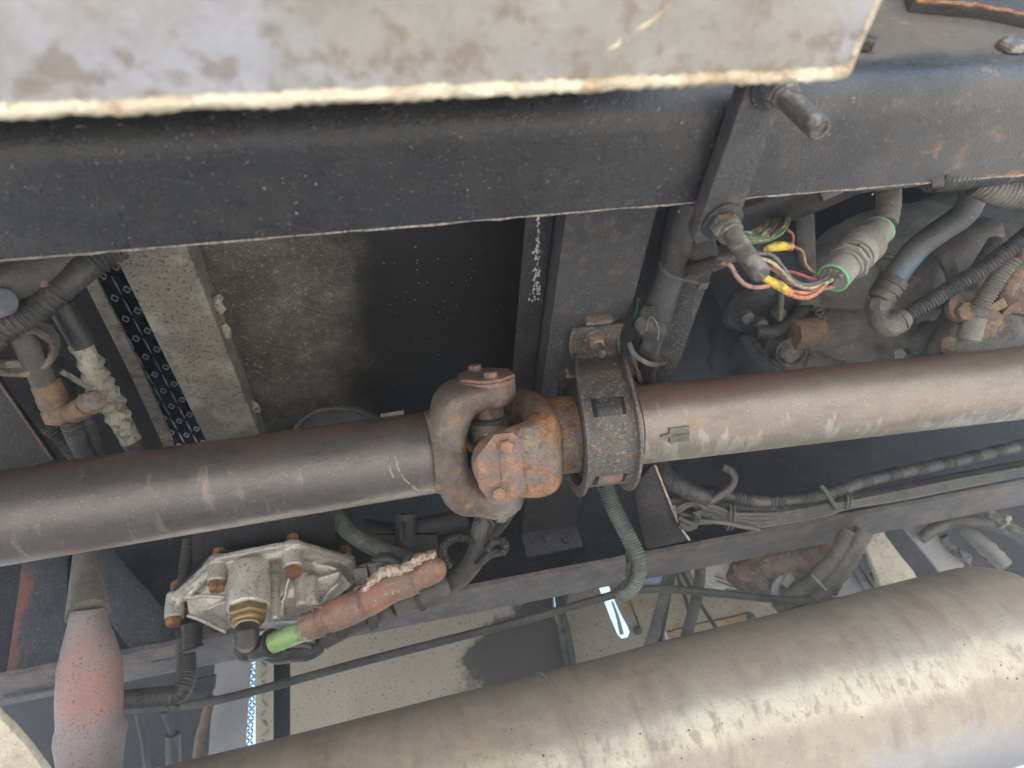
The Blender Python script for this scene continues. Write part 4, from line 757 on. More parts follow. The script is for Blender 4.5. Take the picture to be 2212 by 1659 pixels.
mb = MB(); mb.tube(DD(R4, [(840, 960, .99), (800, 1020, .98), (700, 1090, .97), (560, 1100, .97)]), .010, 12); obj('gasket_lip', mb, 'dark_casting', gb)
mb = MB(); mb.tube(DD(R4, [(790, 1115, .958), (850, 1108, .96), (940, 1100, .97)]), .0215, 22); obj('rusty_boss', mb, 'rusty_fitting', gb, rough=(60, .004))
mb = MB(); mb.lathe(D(*R4(775, 1225), .975), cdir(-.1, -.35, 1), [(-.03, .022), (0, .022), (.001, .0185), (.004, .0185)], 28); mb.ring(D(*R4(775, 1225), .970), cdir(-.1, -.35, 1), .0205, .0022, 28, 8); obj('round_plug', mb, 'stud_steel', gb)
mb = MB(); mb.lathe(D(*R4(775, 1225), .966), cdir(-.1, -.35, 1), [(-.004, .0165), (0, .015), (.003, .008), (.004, .001)], 20); obj('plug_face', mb, 'guard_edge', gb, rough=(150, .006))
mb = MB(); mb.tube(DD(R4, [(640, 1150, 1.0), (720, 1180, .99), (770, 1200, .985)]), .016, 12); mb.tube(DD(R4, [(540, 1110, 1.02), (560, 1180, 1.02), (640, 1260, 1.02), (720, 1330, 1.03)]), .006, 8); obj('flange_arm', mb, 'dark_casting', gb, rough=(60, .004))
# raised part numbers cast on the housing
def text_on(txt, size, p, right, up, m, parent, name='cast_number', ext=.0006):
    cu = bpy.data.curves.new('t', 'FONT'); cu.body = txt; cu.size = size; cu.extrude = ext; cu.align_x = 'CENTER'; cu.align_y = 'CENTER'
    o = bpy.data.objects.new('t', cu); S.collection.objects.link(o); bpy.context.view_layer.update()
    me = bpy.data.meshes.new_from_object(o.evaluated_get(bpy.context.evaluated_depsgraph_get())); bpy.data.objects.remove(o)
    r_ = right.normalized(); n_ = r_.cross(up).normalized(); u_ = n_.cross(r_)
    me.transform(Matrix((r_, u_, n_)).transposed().to_4x4()); me.transform(Matrix.Translation(p))
    me.materials.clear(); me.materials.append(M[m]); o = bpy.data.objects.new(name, me); S.collection.objects.link(o)
    if parent:
        o.parent = parent; o.matrix_parent_inverse = Matrix.Translation(-parent.location) if parent.type == 'EMPTY' else Matrix.Identity(4)
    return o
text_on('0071-4', .020, D(*R4(942, 925), .955), cdir(-.25, .97, 0), cdir(-.97, -.25, 0), 'gear_casting', gb)
# dark backing behind the gearbox
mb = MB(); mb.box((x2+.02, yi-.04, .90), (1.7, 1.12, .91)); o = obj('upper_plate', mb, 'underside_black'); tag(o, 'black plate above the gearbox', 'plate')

# ================================================================ ALUMINIUM VALVE (lower left)
vv = thing('valve_housing', 'silver cast aluminium valve housing with rusty bolts below the left shaft tube', 'valve', PZ(620, 1300, .50))
ZV = .535
BS = [(142, 612, 768, 535, 806), (404, 385, 545, 308, 592), (858, 298, 455, 222, 500), (1186, 388, 545, 316, 582)]
cm_ = MB(); tops = []
for (x_, yt, yb, ybt, yhb) in BS:
    p0 = PZ(*R6(x_, yt), ZV); pb = along(p0, -Z, *R6(x_, yb)); L_ = (p0-pb).length; tops.append((p0, L_))
    cm_.lathe(p0, -Z, [(0, .0150), (L_-.002, .0148), (L_, .0135)], 28)
    pt = along(p0, Z, *R6(x_, ybt)); up = (pt-p0).length
    mb = MB(); mb.lathe(p0, Z, [(0, .0098), (up-.004, .0098), (up-.001, .008), (up, .004)], 14); obj('bolt_end', mb, 'rust_bolt', vv, rough=(150, .0015))
    ph = along(p0, -Z, *R6(x_, yhb)); hh = (ph-pb).length
    mb = MB(); mb.lathe(pb, -Z, [(-.001, .0128), (.0015, .0128)], 20); mb.hexa(pb-Z*.0015, -Z, .0118, max(.008, hh-.0015), .35); obj('bolt_head', mb, 'rust_bolt', vv, bevel=.0008)
def rib(cmb, A, B_, r, sag=0, seg=14, flat=1.0):
    m_ = (A+B_)*.5-Z*sag; cmb.tube([A, m_, B_], r, seg, flat=flat)
for i in range(3):
    (A, la), (B_, lb) = tops[i], tops[i+1]
    rib(cm_, A-Z*.008, B_-Z*.008, .0095, -.002 if i else 0); rib(cm_, A-Z*.018, B_-Z*.018, .0060, -.002)
bc = PZ(*R6(592, 445), .505); bb_ = along(bc, -Z, *R6(592, 690)); L_ = (bc-bb_).length
cm_.lathe(bc, -Z, [(-.012, .010), (-.008, .022), (0, .0285), (L_*.4, .0300), (L_, .0305), (L_+.003, .029)], 36)
cm_.prism([PZ(*R6(x_, y_), ZV-.014) for x_, y_ in [(110, 640), (190, 570), (360, 405), (640, 350), (840, 310), (900, 310), (1150, 385), (1225, 405), (1225, 470), (1050, 450), (880, 420), (700, 450), (440, 500), (250, 620), (150, 680)]], Z*.009)
bodyp = [(205, 640), (310, 590), (440, 480), (520, 430), (700, 405), (900, 400), (1130, 450), (1225, 560), (1060, 690), (930, 790), (760, 880), (600, 960), (500, 920), (440, 835), (215, 745)]
cm_.prism(DD(R6, bodyp, 1.022), cdir(0, 0, -1)*.03)
cm_.ball(D(*R6(820, 640), 1.045), .080, .058, .045, 24)
cm_.prism(DD(R6, [(205, 640, 1.03), (450, 632, 1.015), (450, 655, 1.005), (450, 850, 1.03), (215, 745, 1.03), (205, 700, 1.03)]), cdir(0, 0, -1)*.012)
for (x_, y0_, y1_, r_, dp) in ((745, 500, 765, .0085, 1.005), (916, 500, 680, .0105, 1.0), (985, 512, 672, .0075, .995)):
    A = D(*R6(x_, y0_), dp); B_ = along(A, -Z, *R6(x_+3, y1_)); cm_.lathe(A, B_-A, [(-.004, r_*.6), (0, r_), ((B_-A).length, r_), ((B_-A).length+.004, r_*.6)], 20)
A, B_ = DD(R6, [(838, 500, .995), (782, 738, .985)]); cm_.tube([A, A.lerp(B_, .5), B_], lambda t: .0028+.0012*t, 10); cm_.ball(B_, .0058, .0058, .006, 10)
cm_.prism(DD(R6, [(985, 520, .99), (1150, 470, 1.0), (1150, 500, 1.0), (1010, 690, .995), (975, 680, .99)]), cdir(0, 0, -1)*.02)
cm_.tube(DD(R6, [(1145, 545, .995), (1080, 610, .99), (1010, 688, .988)]), .0032, 8)
cm_.tube(DD(R6, [(208, 742, 1.0), (330, 790, 1.0), (448, 845, 1.0)]), .0035, 8)
cm_.tube(DD(R6, [(215, 632, 1.0), (330, 622, 1.0), (450, 630, 1.0)]), .0035, 8)
cm_.tube(DD(R6, [(190, 640, 1.0), (300, 540, 1.01), (390, 470, 1.01)]), .0045, 8)
obj('casting', cm_, 'silver_cast', vv, cast=(.0017, 3), rough=(60, .0012))
gk = MB(); pts = [PZ(*R6(x_, y_), ZV+.003) for x_, y_ in [(85, 608), (180, 550), (345, 375), (420, 352), (640, 330), (800, 285), (900, 280), (1050, 330), (1150, 352), (1230, 372), (1240, 420), (1000, 430), (700, 440), (400, 470), (120, 640)]]
gk.prism(pts, Z*.003); obj('gasket', gk, 'black_plastic', vv, bevel=.0005)
A = along(bc, -Z, *R6(602, 700)); mb = MB(); mb.hexa(A, -Z, .0285, .015, .25, .15); mb.lathe(A-Z*.015, -Z, [(-.001, .0235), (.006, .0225), (.008, .019)], 30); obj('brass_nut', mb, 'brass', vv, bevel=.0015)
A2 = A-Z*.022; mb = MB(); mb.lathe(A2, -Z, [(0, .0155), (.003, .0160), (.0035, .0145), (.005, .0160), (.008, .0160), (.010, .014)], 30); obj('zinc_collar', mb, 'yellow_zinc', vv)
dn = D(*R6(590, 880), .965)
el_ = thing('hose_elbow', 'black plastic elbow joining the brass nut to the green hose', 'elbow', dn)
mb = MB(); mb.tube([A2-Z*.008, A2-Z*.022, D(*R6(582, 905), .955), D(*R6(610, 955), .945), D(*R6(670, 940), .935), D(*R6(735, 915), .928)], .0165, 22); obj('elbow_body', mb, 'black_plastic', el_)
A, B_ = D(*R6(725, 918), .93), D(*R6(742, 912), .928); mb = MB(); mb.lathe(A, B_-A, [(0, .017), (.0005, .0205), (.0035, .0205), (.004, .017)], 32); obj('elbow_flange', mb, 'black_plastic', el_)
mb = MB(); mb.ball(D(*R6(590, 955), .945), .021, .021, .018, 18); obj('elbow_knuckle', mb, 'black_plastic', el_)
hose('green_hose', DD(R6, [(735, 915, .929), (830, 875, .925), (960, 828, .92)]), .0145, 'green_hose', 'bright green hose stub between the black elbow and the red sleeve', 'hose', seg=24)
# heat sleeve
hs = thing('heat_sleeve', 'faded red brown heat sleeve with frayed seam tied with wire around the hose', 'sleeve', D(*R6(1300, 640), .92))
PS = DD(R6, [(948, 815, .915), (1060, 768, .912), (1300, 655, .910), (1450, 585, .912), (1600, 515, .915), (1720, 455, .918), (1790, 415, .92)])
def rs(t): return (.0192+.003*math.sin(t*3.0)-.002*(abs(t-.12) < .03)-.002*(abs(t-.42) < .02)-.002*(abs(t-.8) < .02)-.017*(1-math.sqrt(max(0, 1-(max(0, t-.90)/.10)**2))))
mb = MB(); mb.tube(PS, rs, 32, step=.003); obj('sleeve_tube', mb, 'heat_sleeve', hs, rough=(28, .004))
mb = MB(); ax = (PS[1]-PS[0]).normalized(); mb.ring(PS[0], ax, .0180, .0018, 40, 8); obj('frayed_end', mb, 'frayed_glass', hs, rough=(260, .004))
seam = DD(R6, [(1290, 600, .895), (1350, 530, .895), (1430, 480, .895), (1550, 455, .896), (1600, 425, .897), (1660, 388, .898), (1740, 372, .90)])
mb = MB(); mb.tube(seam, lambda t: .0035+.003*math.sin(math.pi*t), 10, step=.002); obj('frayed_seam', mb, 'frayed_glass', hs, rough=(220, .005))
mb = MB(); mb.tube([p+cdir(0, 1, 0)*.003+cdir(0, 0, -1)*.003 for p in seam], .0045, 10, step=.003); obj('seam_lip', mb, 'heat_sleeve', hs, rough=(70, .004))
for t_ in ((1040, 778), (1298, 656), (1605, 512)):
    i = min(range(len(PS)), key=lambda q: abs(R6(*t_)[0]-proj(PS[q])[0])); 
    SP = spline(PS, .004); j = min(range(1, len(SP)-1), key=lambda q: abs(R6(*t_)[0]-proj(SP[q])[0])); ax = (SP[j+1]-SP[j-1]).normalized()
    mb = MB(); mb.ring(SP[j], ax, .0222, .0010, 40, 8); u_ = cdir(-.2, 1, .5); u_ = (u_-ax*u_.dot(ax)).normalized(); q = SP[j]+u_*.0228
    mb.tube([q-ax*.002, q+u_*.004, q+u_*.003+ax*.008, q+ax*.013-u_*.002], .0011, 6); mb.tube([q, q+u_*.003+ax*.003, q+u_*.004+ax*.009], .0011, 6); obj('tie_wire', mb, 'guard_edge', hs)
# things behind the sleeve
o = hose('grey_fitting', DD(R6, [(1500, 680, .96), (1600, 640, .96), (1700, 600, .96), (1790, 560, .97)]), lambda t: .016+.009*t, 'rubber_dusty', 'grey hose coupling showing below the red sleeve', 'coupling', seg=20)
mb = MB(); A, B_ = DD(R6, [(1625, 628, .958), (1650, 618, .958)]); mb.hexa(A, B_-A, .0235, .010, .1); obj('coupling_nut', mb, 'conduit', o, bevel=.0008)
o = hose('grey_sleeve', DD(R6, [(1060, 900, .97), (1150, 850, .965), (1300, 780, .965), (1480, 700, .965)]), .0125, 'rubber_dusty', 'dusty pipe running under the red sleeve with a black clip', 'pipe', seg=16)
mb = MB()
mb.obox(D(*R6(1210, 815), .94), cdir(1, .42, 0), cdir(-.42, 1, 0), cdir(0, 0, 1), .018, .004, .006)
mb.obox(D(*R6(1350, 740), .94), cdir(1, .42, 0), cdir(-.42, 1, 0), cdir(0, 0, 1), .008, .010, .006)
mb.obox(D(*R6(1355, 800), .94), cdir(1, .42, 0), cdir(-.42, 1, 0), cdir(0, 0, 1), .006, .006, .004)
mb.obox(D(*R6(1155, 850), .94), cdir(1, .42, 0), cdir(-.42, 1, 0), cdir(0, 0, 1), .006, .008, .005)
mb.obox(D(*R6(1280, 780), .94), cdir(1, .42, 0), cdir(-.42, 1, 0), cdir(0, 0, 1), .008, .006, .005); obj('plastic_clip', mb, 'black_plastic', o, bevel=.0008)
mb = MB(); ax = cdir(.1, -.85, .5); c = D(*R6(870, 945), .975); mb.ring(c, ax, .0215, .003, 40, 8, sq=(1, 1)); mb.lathe(c-ax*.012, ax, [(0, .030), (.006, .030), (.008, .024), (.010, .0185), (.008, .017)], 40); o = obj('round_port', mb, 'guard_edge'); tag(o, 'round open steel port under the green hose', 'port')
mb = MB(); mb.lathe(c-ax*.003, ax, [(0, .0175), (.001, .0175)], 28); obj('port_bore', mb, 'underside_black', o)
mb = MB(); mb.ball(D(*R6(860, 960), 1.0), .05, .018, .02, 18, (cdir(1, .1, 0), cdir(-.1, 1, 0), cdir(0, 0, 1))); o = obj('valve_block', mb, 'dark_casting', rough=(50, .004)); tag(o, 'dark lower body of the valve beneath the round port', 'valve body')
# valve mounting plate, fittings and conduits around
mb = MB(); mb.prism([PZ(*R6(x_, y_), ZV+.012) for x_, y_ in [(240, 200), (1110, 60), (1130, 340), (1235, 380), (1240, 440), (240, 520)]], Z*.006); o = obj('mount_plate', mb, 'dark_plate', bevel=.001); tag(o, 'dark flat mounting plate above the silver valve housing', 'plate')
mb = MB(); mb.prism(DD(R6, [(190, 700), (300, 690), (460, 860), (520, 960), (300, 900), (200, 860)], 1.06), cdir(0, 0, -1)*.01); o = obj('lower_bracket', mb, 'dark_plate', bevel=.001); tag(o, 'dark bracket behind the left corner of the valve', 'bracket')
mb = MB(); A, B_ = DD(R6, [(225, 800, 1.0), (238, 960, .985)]); L_ = (B_-A).length; mb.lathe(A, B_-A, [(0, .0135), (L_*.8, .0145), (L_*.82, .016), (L_*.95, .016), (L_, .0135)], 22); o = obj('black_plug', mb, 'black_plastic'); tag(o, 'black stub plug hanging at the left foot of the valve', 'plug')
mb = MB(); mb.lathe(B_, B_-A, [(0, .0115), (.0012, .0110)], 20); obj('plug_end', mb, 'guard_edge', o)
mb = MB(); A, B_ = DD(R6, [(270, 838, 1.02), (345, 832, 1.01)]); mb.lathe(A, B_-A, [(0, .0095), (.02, .0095), (.021, .007), (.03, .007)], 8); o = obj('small_nut', mb, 'rubber_dusty'); tag(o, 'small grey nut beside the black stub plug', 'nut')
o = hose('bent_conduit', DD(R5, [(1240, 180, 1.12), (1215, 330, 1.11), (1195, 560, 1.09), (1190, 760, 1.05), (1205, 940, 1.0), (1205, 1080, .965), (1160, 1175, .95), (1060, 1195, .95), (930, 1205, .96), (740, 1225, .98)]), .0135, 'conduit', 'ribbed conduit dropping beside the valve and bending left along the rail', 'conduit', (.0040, .0009))
mb = MB(); mb.ring(D(*R5(1100, 1200), .952), cdir(1, .1, 0), .0150, .0012, 28, 6); mb.obox(D(*R5(1135, 1262), .945), cdir(1, -.5, 0), cdir(.5, 1, 0), cdir(0, 0, 1), .006, .004, .004); obj('conduit_tie', mb, 'rubber_dusty', o)
# connectors right of the valve
hose('thin_hose', DD(R6, [(1120, 130, 1.06), (1230, 250, 1.04), (1400, 340, 1.02), (1560, 400, 1.0), (1680, 470, .99)]), .0125, 'conduit_green', 'ribbed grey green conduit passing behind the red sleeve', 'conduit', (.0040, .0011))
mb = MB(); mb.obox(D(*R6(1290, 490), .98), cdir(1, .1, 0), cdir(-.1, 1, 0), cdir(0, 0, 1), .010, .012, .010); mb.lathe(D(*R6(1375, 440), .98), cdir(.2, -1, 0), [(-.008, .012), (.018, .012), (.022, .008)], 16); mb.lathe(D(*R6(1310, 450), .985), cdir(1, .2, 0), [(-.006, .007), (.02, .007)], 12); o = obj('plug_connector', mb, 'conduit_dusty', bevel=.001); tag(o, 'small grey plug connector right of the valve housing', 'connector')
hose('black_bend', DD(R6, [(1370, 470, .985), (1380, 410, .985), (1450, 395, .985), (1510, 430, .985)]), .0095, 'black_plastic', 'short black bent hose over the small plug connector', 'hose')
# dark hollow between rails: bracket with ring
o = hose('cross_pipe', DD(R6, [(1290, 210, 1.10), (1500, 240, 1.10), (1700, 195, 1.10), (1930, 140, 1.10)]), .018, 'dark_casting', 'dark pipe with a clamp in the hollow below the left shaft tube', 'pipe', seg=14)
mb = MB(); mb.ring(D(*R6(1560, 240), 1.07), cdir(1, .1, .2), .022, .004, 24, 8); mb.lathe(D(*R6(1560, 120), 1.08), cdir(0, -1, .1), [(0, .016), (.05, .018)], 16); mb.obox(D(*R6(1560, 295), 1.08), cdir(1, 0, 0), cdir(0, 1, 0), cdir(0, 0, 1), .05, .015, .01); obj('pipe_clamp', mb, 'dark_casting', o, rough=(80, .003))
# big hose under the joint
hose('bent_hose', DD(R6, [(1760, 560, 1.01), (1870, 520, 1.0), (1960, 430, .99), (2010, 320, .98), (2025, 210, .97), (2060, 110, .96)]), .0155, 'rubber_dusty', 'thick dusty black hose rising to the universal joint', 'hose', seg=22)
hose('looped_conduit', DD(R6, [(2040, 300, .97), (1950, 275, .965), (1860, 265, .965), (1790, 320, .96), (1800, 400, .965), (1830, 440, .97)]), .0058, 'conduit', 'ribbed conduit looping left beside the thick dusty hose', 'conduit', (.0034, .0013))
hose('looped_conduit', DD(R6, [(2060, 330, .955), (2100, 290, .95), (2160, 290, .95), (2160, 345, .95), (2080, 365, .955), (2000, 430, .965)]), .0056, 'conduit', 'ribbed conduit curling tightly right of the thick dusty hose', 'conduit', (.0032, .0013))
hose('rising_conduit', DD(R6, [(2080, 270, .955), (2140, 200, .95), (2220, 90, .94), (2290, -20, .93)]), .0060, 'conduit', 'ribbed conduit rising behind the cross member end', 'conduit', (.0034, .0013))
hose('black_cable', DD(R6, [(1990, 170, .955), (2050, 140, .95), (2095, 180, .95), (2080, 240, .955), (2140, 130, .95), (2200, 20, .94)]), .0042, 'black_plastic', 'thin black cable looped around the thick dusty hose', 'cable')

# ================================================================ BETWEEN GUARD AND FAR RAIL
mb = MB(); fp = DD(R7, [(400, 200, 1.0), (430, 140, 1.0), (500, 90, .98), (620, 380, 1.03), (665, 448, 1.04), (470, 490, 1.04), (440, 400, 1.02)]); mb.prism(fp, cdir(0, 0, -1)*.008); o = obj('curved_shield', mb, 'dark_plate', bevel=.002); tag(o, 'dark sheet shield hanging between guard loop and far rail', 'shield')
mb = MB(); mb.tube(DD(R7, [(505, 100, .978), (560, 240, 1.0), (618, 378, 1.026), (664, 446, 1.036)]), .0018, 6); obj('pale_edge', mb, 'frayed_glass', o)
mb = MB(); mb.prism(DD(Q3, [(222, 640, 1.02), (290, 660, 1.02), (315, 800, 1.02), (280, 790, 1.02)]), cdir(0, 0, -1)*.006); o = obj('white_tag', mb, 'air_pale', bevel=.0006); tag(o, 'small white tag beside the dark shield edge', 'tag')
gc = thing('green_conduit', 'split grey green ribbed conduit hanging over the far rail below the guard', 'conduit', D(1365, 1180, .98))
hose('conduit_tube', DD(R7, [(270, 190, .97), (320, 310, .97), (380, 430, .965), (425, 530, .955), (425, 600, .955), (395, 660, .96), (345, 700, .97)]), .0120, 'conduit_green', None, None, (.0042, .0012), parent=gc, seg=20)
mb = MB(); mb.tube(DD(R7, [(375, 480, .952), (385, 560, .945), (370, 620, .945), (345, 670, .955)]), .0035, 8); obj('split_seam', mb, 'black_plastic', gc, rough=(90, .005))
# harness in the far rail
HQ = [
 ('harness_tube', .0108, 'conduit', (.0050, .0014), [(80, 230, 1.02), (250, 380, 1.02), (420, 500, 1.02), (640, 520, 1.03), (830, 560, 1.03), (1100, 620, 1.03), (1400, 625, 1.04), (1750, 590, 1.05), (2050, 510, 1.06), (2300, 420, 1.075), (2650, 330, 1.09), (3100, 240, 1.11), (3700, 100, 1.14), (4400, -60, 1.18)], 'uppermost ribbed harness tube with taped bands in the far rail', lambda L: 1 if int(L/.028) % 2 else 0),
 ('harness_tube', .0072, 'conduit', (.0036, .0011), [(600, 590, 1.03), (760, 650, 1.025), (950, 690, 1.025), (1200, 715, 1.03), (1500, 710, 1.035), (1900, 655, 1.05), (2300, 575, 1.07), (2800, 470, 1.10), (3400, 350, 1.13), (4400, 150, 1.18)], 'second ribbed tube of the far rail harness', None),
 ('harness_tube', .0062, 'conduit', None, [(560, 680, 1.02), (700, 700, 1.018), (900, 770, 1.018), (1200, 780, 1.02), (1500, 765, 1.03), (1900, 700, 1.04), (2300, 620, 1.06), (2800, 520, 1.09), (3300, 420, 1.12), (4400, 220, 1.17)], 'smooth dusty wire bundle in the middle of the far rail harness', None),
 ('harness_tube', .0055, 'conduit_green', (.0030, .0010), [(680, 800, 1.012), (850, 815, 1.012), (1050, 850, 1.015), (1300, 850, 1.02), (1500, 815, 1.03), (1750, 770, 1.04)], 'lowest ribbed grey green tube of the far rail harness', None),
 ('harness_tube', .0068, 'conduit', (.0030, .0010), [(560, 730, 1.022), (650, 790, 1.02), (800, 820, 1.02)], 'short ribbed stub beside the harness ties', None)]
for nm, r_, m_, co, pts, lb, pt in HQ:
    hose(nm, DD(Q3, pts), r_, m_, lb, 'harness tube', co, 'harness tubes lying in the far rail', patch=pt)
hose('harness_sleeve', DD(Q3, [(60, 190, 1.03), (180, 350, 1.01), (320, 450, 1.0), (500, 540, 1.0), (620, 590, 1.01)]), lambda t: .0155-.003*t, 'conduit', 'thick braided sleeve on the left end of the far rail harness', 'sleeve', (.0040, .0004), seg=20)
for i in range(7):
    o_ = -40+i*22; w_ = lambda a: random.uniform(-a, a)
    hose('loom_cable', DD(Q3, [(560+w_(30), 690+o_*.8+w_(20), 1.012), (760, 740+o_+w_(16), 1.012), (900, 775+o_*.5, 1.010), (1150, 800+o_*.9+w_(12), 1.014), (1500, 770+o_*.8+w_(10), 1.024), (1950, 690+o_*.7+w_(10), 1.038), (2150, 650+o_*.4, 1.045), (2700, 545+o_*.6, 1.072), (3300, 425+o_*.6, 1.10), (4400, 215+o_*.5, 1.16)]), .0034, 'conduit' if i % 2 else 'rubber_dusty',
         ['topmost', 'second', 'third', 'middle', 'fifth', 'sixth', 'lowest'][i]+' thin cable of the seven running along the far rail harness', 'cable', group='thin cables along the far rail harness', seg=8)
for i, pts in enumerate([[(540, 830), (800, 850), (1000, 890), (1200, 930)], [(300, 700), (400, 650), (520, 640), (600, 690)], [(310, 740), (420, 670), (540, 640)], [(320, 790), (430, 850), (560, 850), (700, 840)], [(330, 870), (420, 900), (500, 870), (530, 790), (510, 720)], [(610, 650), (760, 560), (880, 470), (925, 370), (880, 290), (800, 250)], [(620, 670), (780, 580), (905, 480), (945, 380)], [(230, 620), (380, 620), (480, 640), (540, 680)], [(340, 760), (480, 780), (600, 760)], [(350, 830), (470, 870), (560, 820)], [(1860, 450), (1900, 500), (1990, 640), (2030, 710)]]):
    hose('harness_cable', DD(Q3, pts, 1.0+.003*i), .0036 if i not in (4, 5, 7) else .0062, 'rubber_dusty', ['thin cable under the harness, longest of the loose ones', 'loose cable left of the harness ties, upper', 'loose cable left of the harness ties, crossing down', 'lower loose cable curving below the harness ties', 'thick twisted cable curling round the harness left end', 'big cable arch standing above the harness', 'inner edge cable of the arch above the harness', 'open ended tube at the far left of the harness', 'straight cable inside the twisted loop', 'second cable inside the twisted loop', 'tie strap crossing the harness far right'][i], 'cable', (.006, .0008) if i == 4 else None, seg=10)
for (x_, y_, hh) in ((860, 780, .022), (905, 780, .022), (2130, 630, .013), (2165, 625, .013)):
    mb = MB(); mb.ring(D(*Q3(x_, y_), 1.018 if x_ < 1000 else 1.045), cdir(1, -.1, .1), hh, .0016, 32, 6, sq=(.95, .7), ref=cdir(0, 1, 0)); o = obj('tie_band', mb, 'rubber_dusty'); tag(o, {860: 'left band of the pair tying the harness near its left end', 905: 'right band of the pair tying the harness near its left end', 2130: 'left band of the far pair on the harness', 2165: 'right band of the far pair on the harness'}[x_], 'cable tie')

# ================================================================ LOWER LEFT: bars and red-lit damper
YB = 1.095
def yplate(name, pts, m, Yp, th, label, cat, bevel=.002):
    mb = MB(); mb.prism([PY(x_, y_, Yp) for x_, y_ in pts], Y*th); o = obj(name, mb, m, bevel=bevel); tag(o, label, cat); return o
yplate('hanger_bar', [R5(*p) for p in [(150, 200), (440, 200), (435, 600), (400, 1140), (15, 1210), (60, 900), (120, 500)]], 'bar_black', YB, .012, 'wide black hanger bar with peeling red rust on its left edge', 'bar')
yplate('hanger_bar', [R5(*p) for p in [(455, 200), (700, 200), (900, 440), (1180, 760), (1180, 930), (980, 975), (880, 925), (790, 820), (640, 600), (490, 330)]], 'bar_black', YB-.02, .012, 'slanted black hanger bar with a rounded foot right of the red-lit damper', 'bar')
rd = thing('red_lit_damper', 'fat speckled damper tube with red light painted on its middle at the lower left', 'damper', D(*R5(580, 1100), .85))
A, B_ = D(*R5(572, 640), .875), D(*R5(592, 1760), .84); ax = (B_-A).normalized(); L_ = (B_-A).length; u_ = .000205
zt_ = [(630, 96), (650, 108), (720, 122), (850, 152), (1000, 180), (1200, 190), (1340, 188), (1375, 190), (1400, 200), (1460, 208), (1540, 196), (1650, 182), (1760, 176)]
mb = MB(); mb.lathe(A, ax, [((z_-640)/(1760-640)*L_, q*u_) for z_, q in zt_], 48, ref=cdir(1, 0, 0)); obj('damper_body', mb, 'red_lit_damper', rd, rough=(14, .004))
mb = MB(); mb.tube([D(*R5(560, 250), .95), D(*R5(560, 460), .92), A+ax*.005], lambda t: .016+.010*t, 22, corr=(.0030, .0005)); obj('braided_neck', mb, 'conduit_dusty', rd)
# pale rounded thing at the lower left corner
mb = MB(); mb.prism([D(*R5(x_, y_), .55) for x_, y_ in [(-300, 1000), (-20, 1320), (60, 1395), (180, 1535), (330, 1740), (-300, 1900)]], cdir(0, 0, -1)*.008); o = obj('pale_cover', mb, 'air_pale', bevel=.003); tag(o, 'pale smooth cover corner at the bottom left picture corner', 'cover')

# ================================================================ BEYOND THE FAR RAIL
def vpanel(name, pts, m, d, label, cat, th=.006, holes=(), bevel=0, parent=None):
    P = [D(x_, y_, d) for x_, y_ in pts]; H = [[D(x_, y_, d) for x_, y_ in h] for h in holes]
    allp = P[:]; 
    for h in H: allp += h
    tris = tessellate_polygon([P]+H); n = len(allp); e = cdir(0, 0, -1)*th
    fs = [tuple(t) for t in tris]+[tuple(i+n for i in reversed(t)) for t in tris]; o0 = 0
    for loop in [P]+H:
        m_ = len(loop); fs += [(o0+i, o0+i+n, o0+(i+1) % m_+n, o0+(i+1) % m_) for i in range(m_)]; o0 += m_
    mb = MB(); mb.add(allp+[p+e for p in allp], fs); o = obj(name, mb, m, parent, bevel=bevel, smooth=0)
    if label: tag(o, label, cat)
    return o
# slender cable rail
o = hose('steel_cable', [D(x_, y_, d_) for x_, y_, d_ in [(150, 1535, 1.16), (330, 1528, 1.17), (480, 1510, 1.18), (800, 1425, 1.2), (1100, 1348, 1.22), (1300, 1292, 1.23), (1350, 1278, 1.23), (1430, 1272, 1.23), (1560, 1283, 1.24), (1700, 1296, 1.25), (1850, 1297, 1.26), (2050, 1262, 1.28)]], .0075, 'rubber_dusty', 'long thin grey cable sagging below the whole far rail', 'cable')
bp_ = [(627, 1330), (1195, 1230), (1197, 1315), (1215, 1370), (1250, 1470), (1000, 1640), (600, 1700), (627, 1600)]
o = vpanel('beige_panel', bp_, 'beige_panel', 1.40, 'beige painted panel with a black sooty patch below the far rail', 'panel')
vpanel('shadow_gap_sheet', [(560, 1340), (640, 1325), (640, 1700), (560, 1700)], 'dark_plate', 1.46, 'dark sheet placed as the shadow left of the beige panel', 'panel')  # dark sheet standing in for the shadow band beside the panel
# right edge fold of the beige panel
mb = MB(); mb.tube([D(x_, y_, 1.398) for x_, y_ in [(1193, 1240), (1197, 1315), (1214, 1372), (1250, 1472)]], .0022, 6); obj('panel_fold', mb, 'frayed_glass', o)
for k_, pts in enumerate(([(1205, 1285), (1210, 1330), (1218, 1390), (1228, 1440), (1236, 1480)], [(1222, 1280), (1215, 1320), (1226, 1370), (1236, 1420), (1238, 1470)])):
    hose('dropping_conduit', [D(x_, y_, 1.37) for x_, y_ in pts], .0072, 'conduit_green', ['left of two thin ribbed conduits dropping beside the beige panel', 'right of two thin ribbed conduits dropping beside the beige panel'][k_], 'conduit', (.0034, .0010))
slit = [R7(*p) for p in [(237, 645), (286, 640), (300, 690), (340, 780), (378, 850), (388, 878), (378, 900), (352, 906), (332, 885), (300, 810), (265, 720)]]
tan = [(1190, 1230), (1420, 1190), (1425, 1340), (1455, 1410), (1450, 1500), (1200, 1560), (1240, 1470)]
vpanel('tan_panel', tan, 'tan_panel', 1.50, 'tan panel with a rusty yellow stain and a bright open slot', 'panel', holes=[slit])
gp_ = [(1419, 1190), (1500, 1180), (1800, 1150), (1860, 1300), (1700, 1420), (1440, 1500), (1456, 1410), (1426, 1340)]
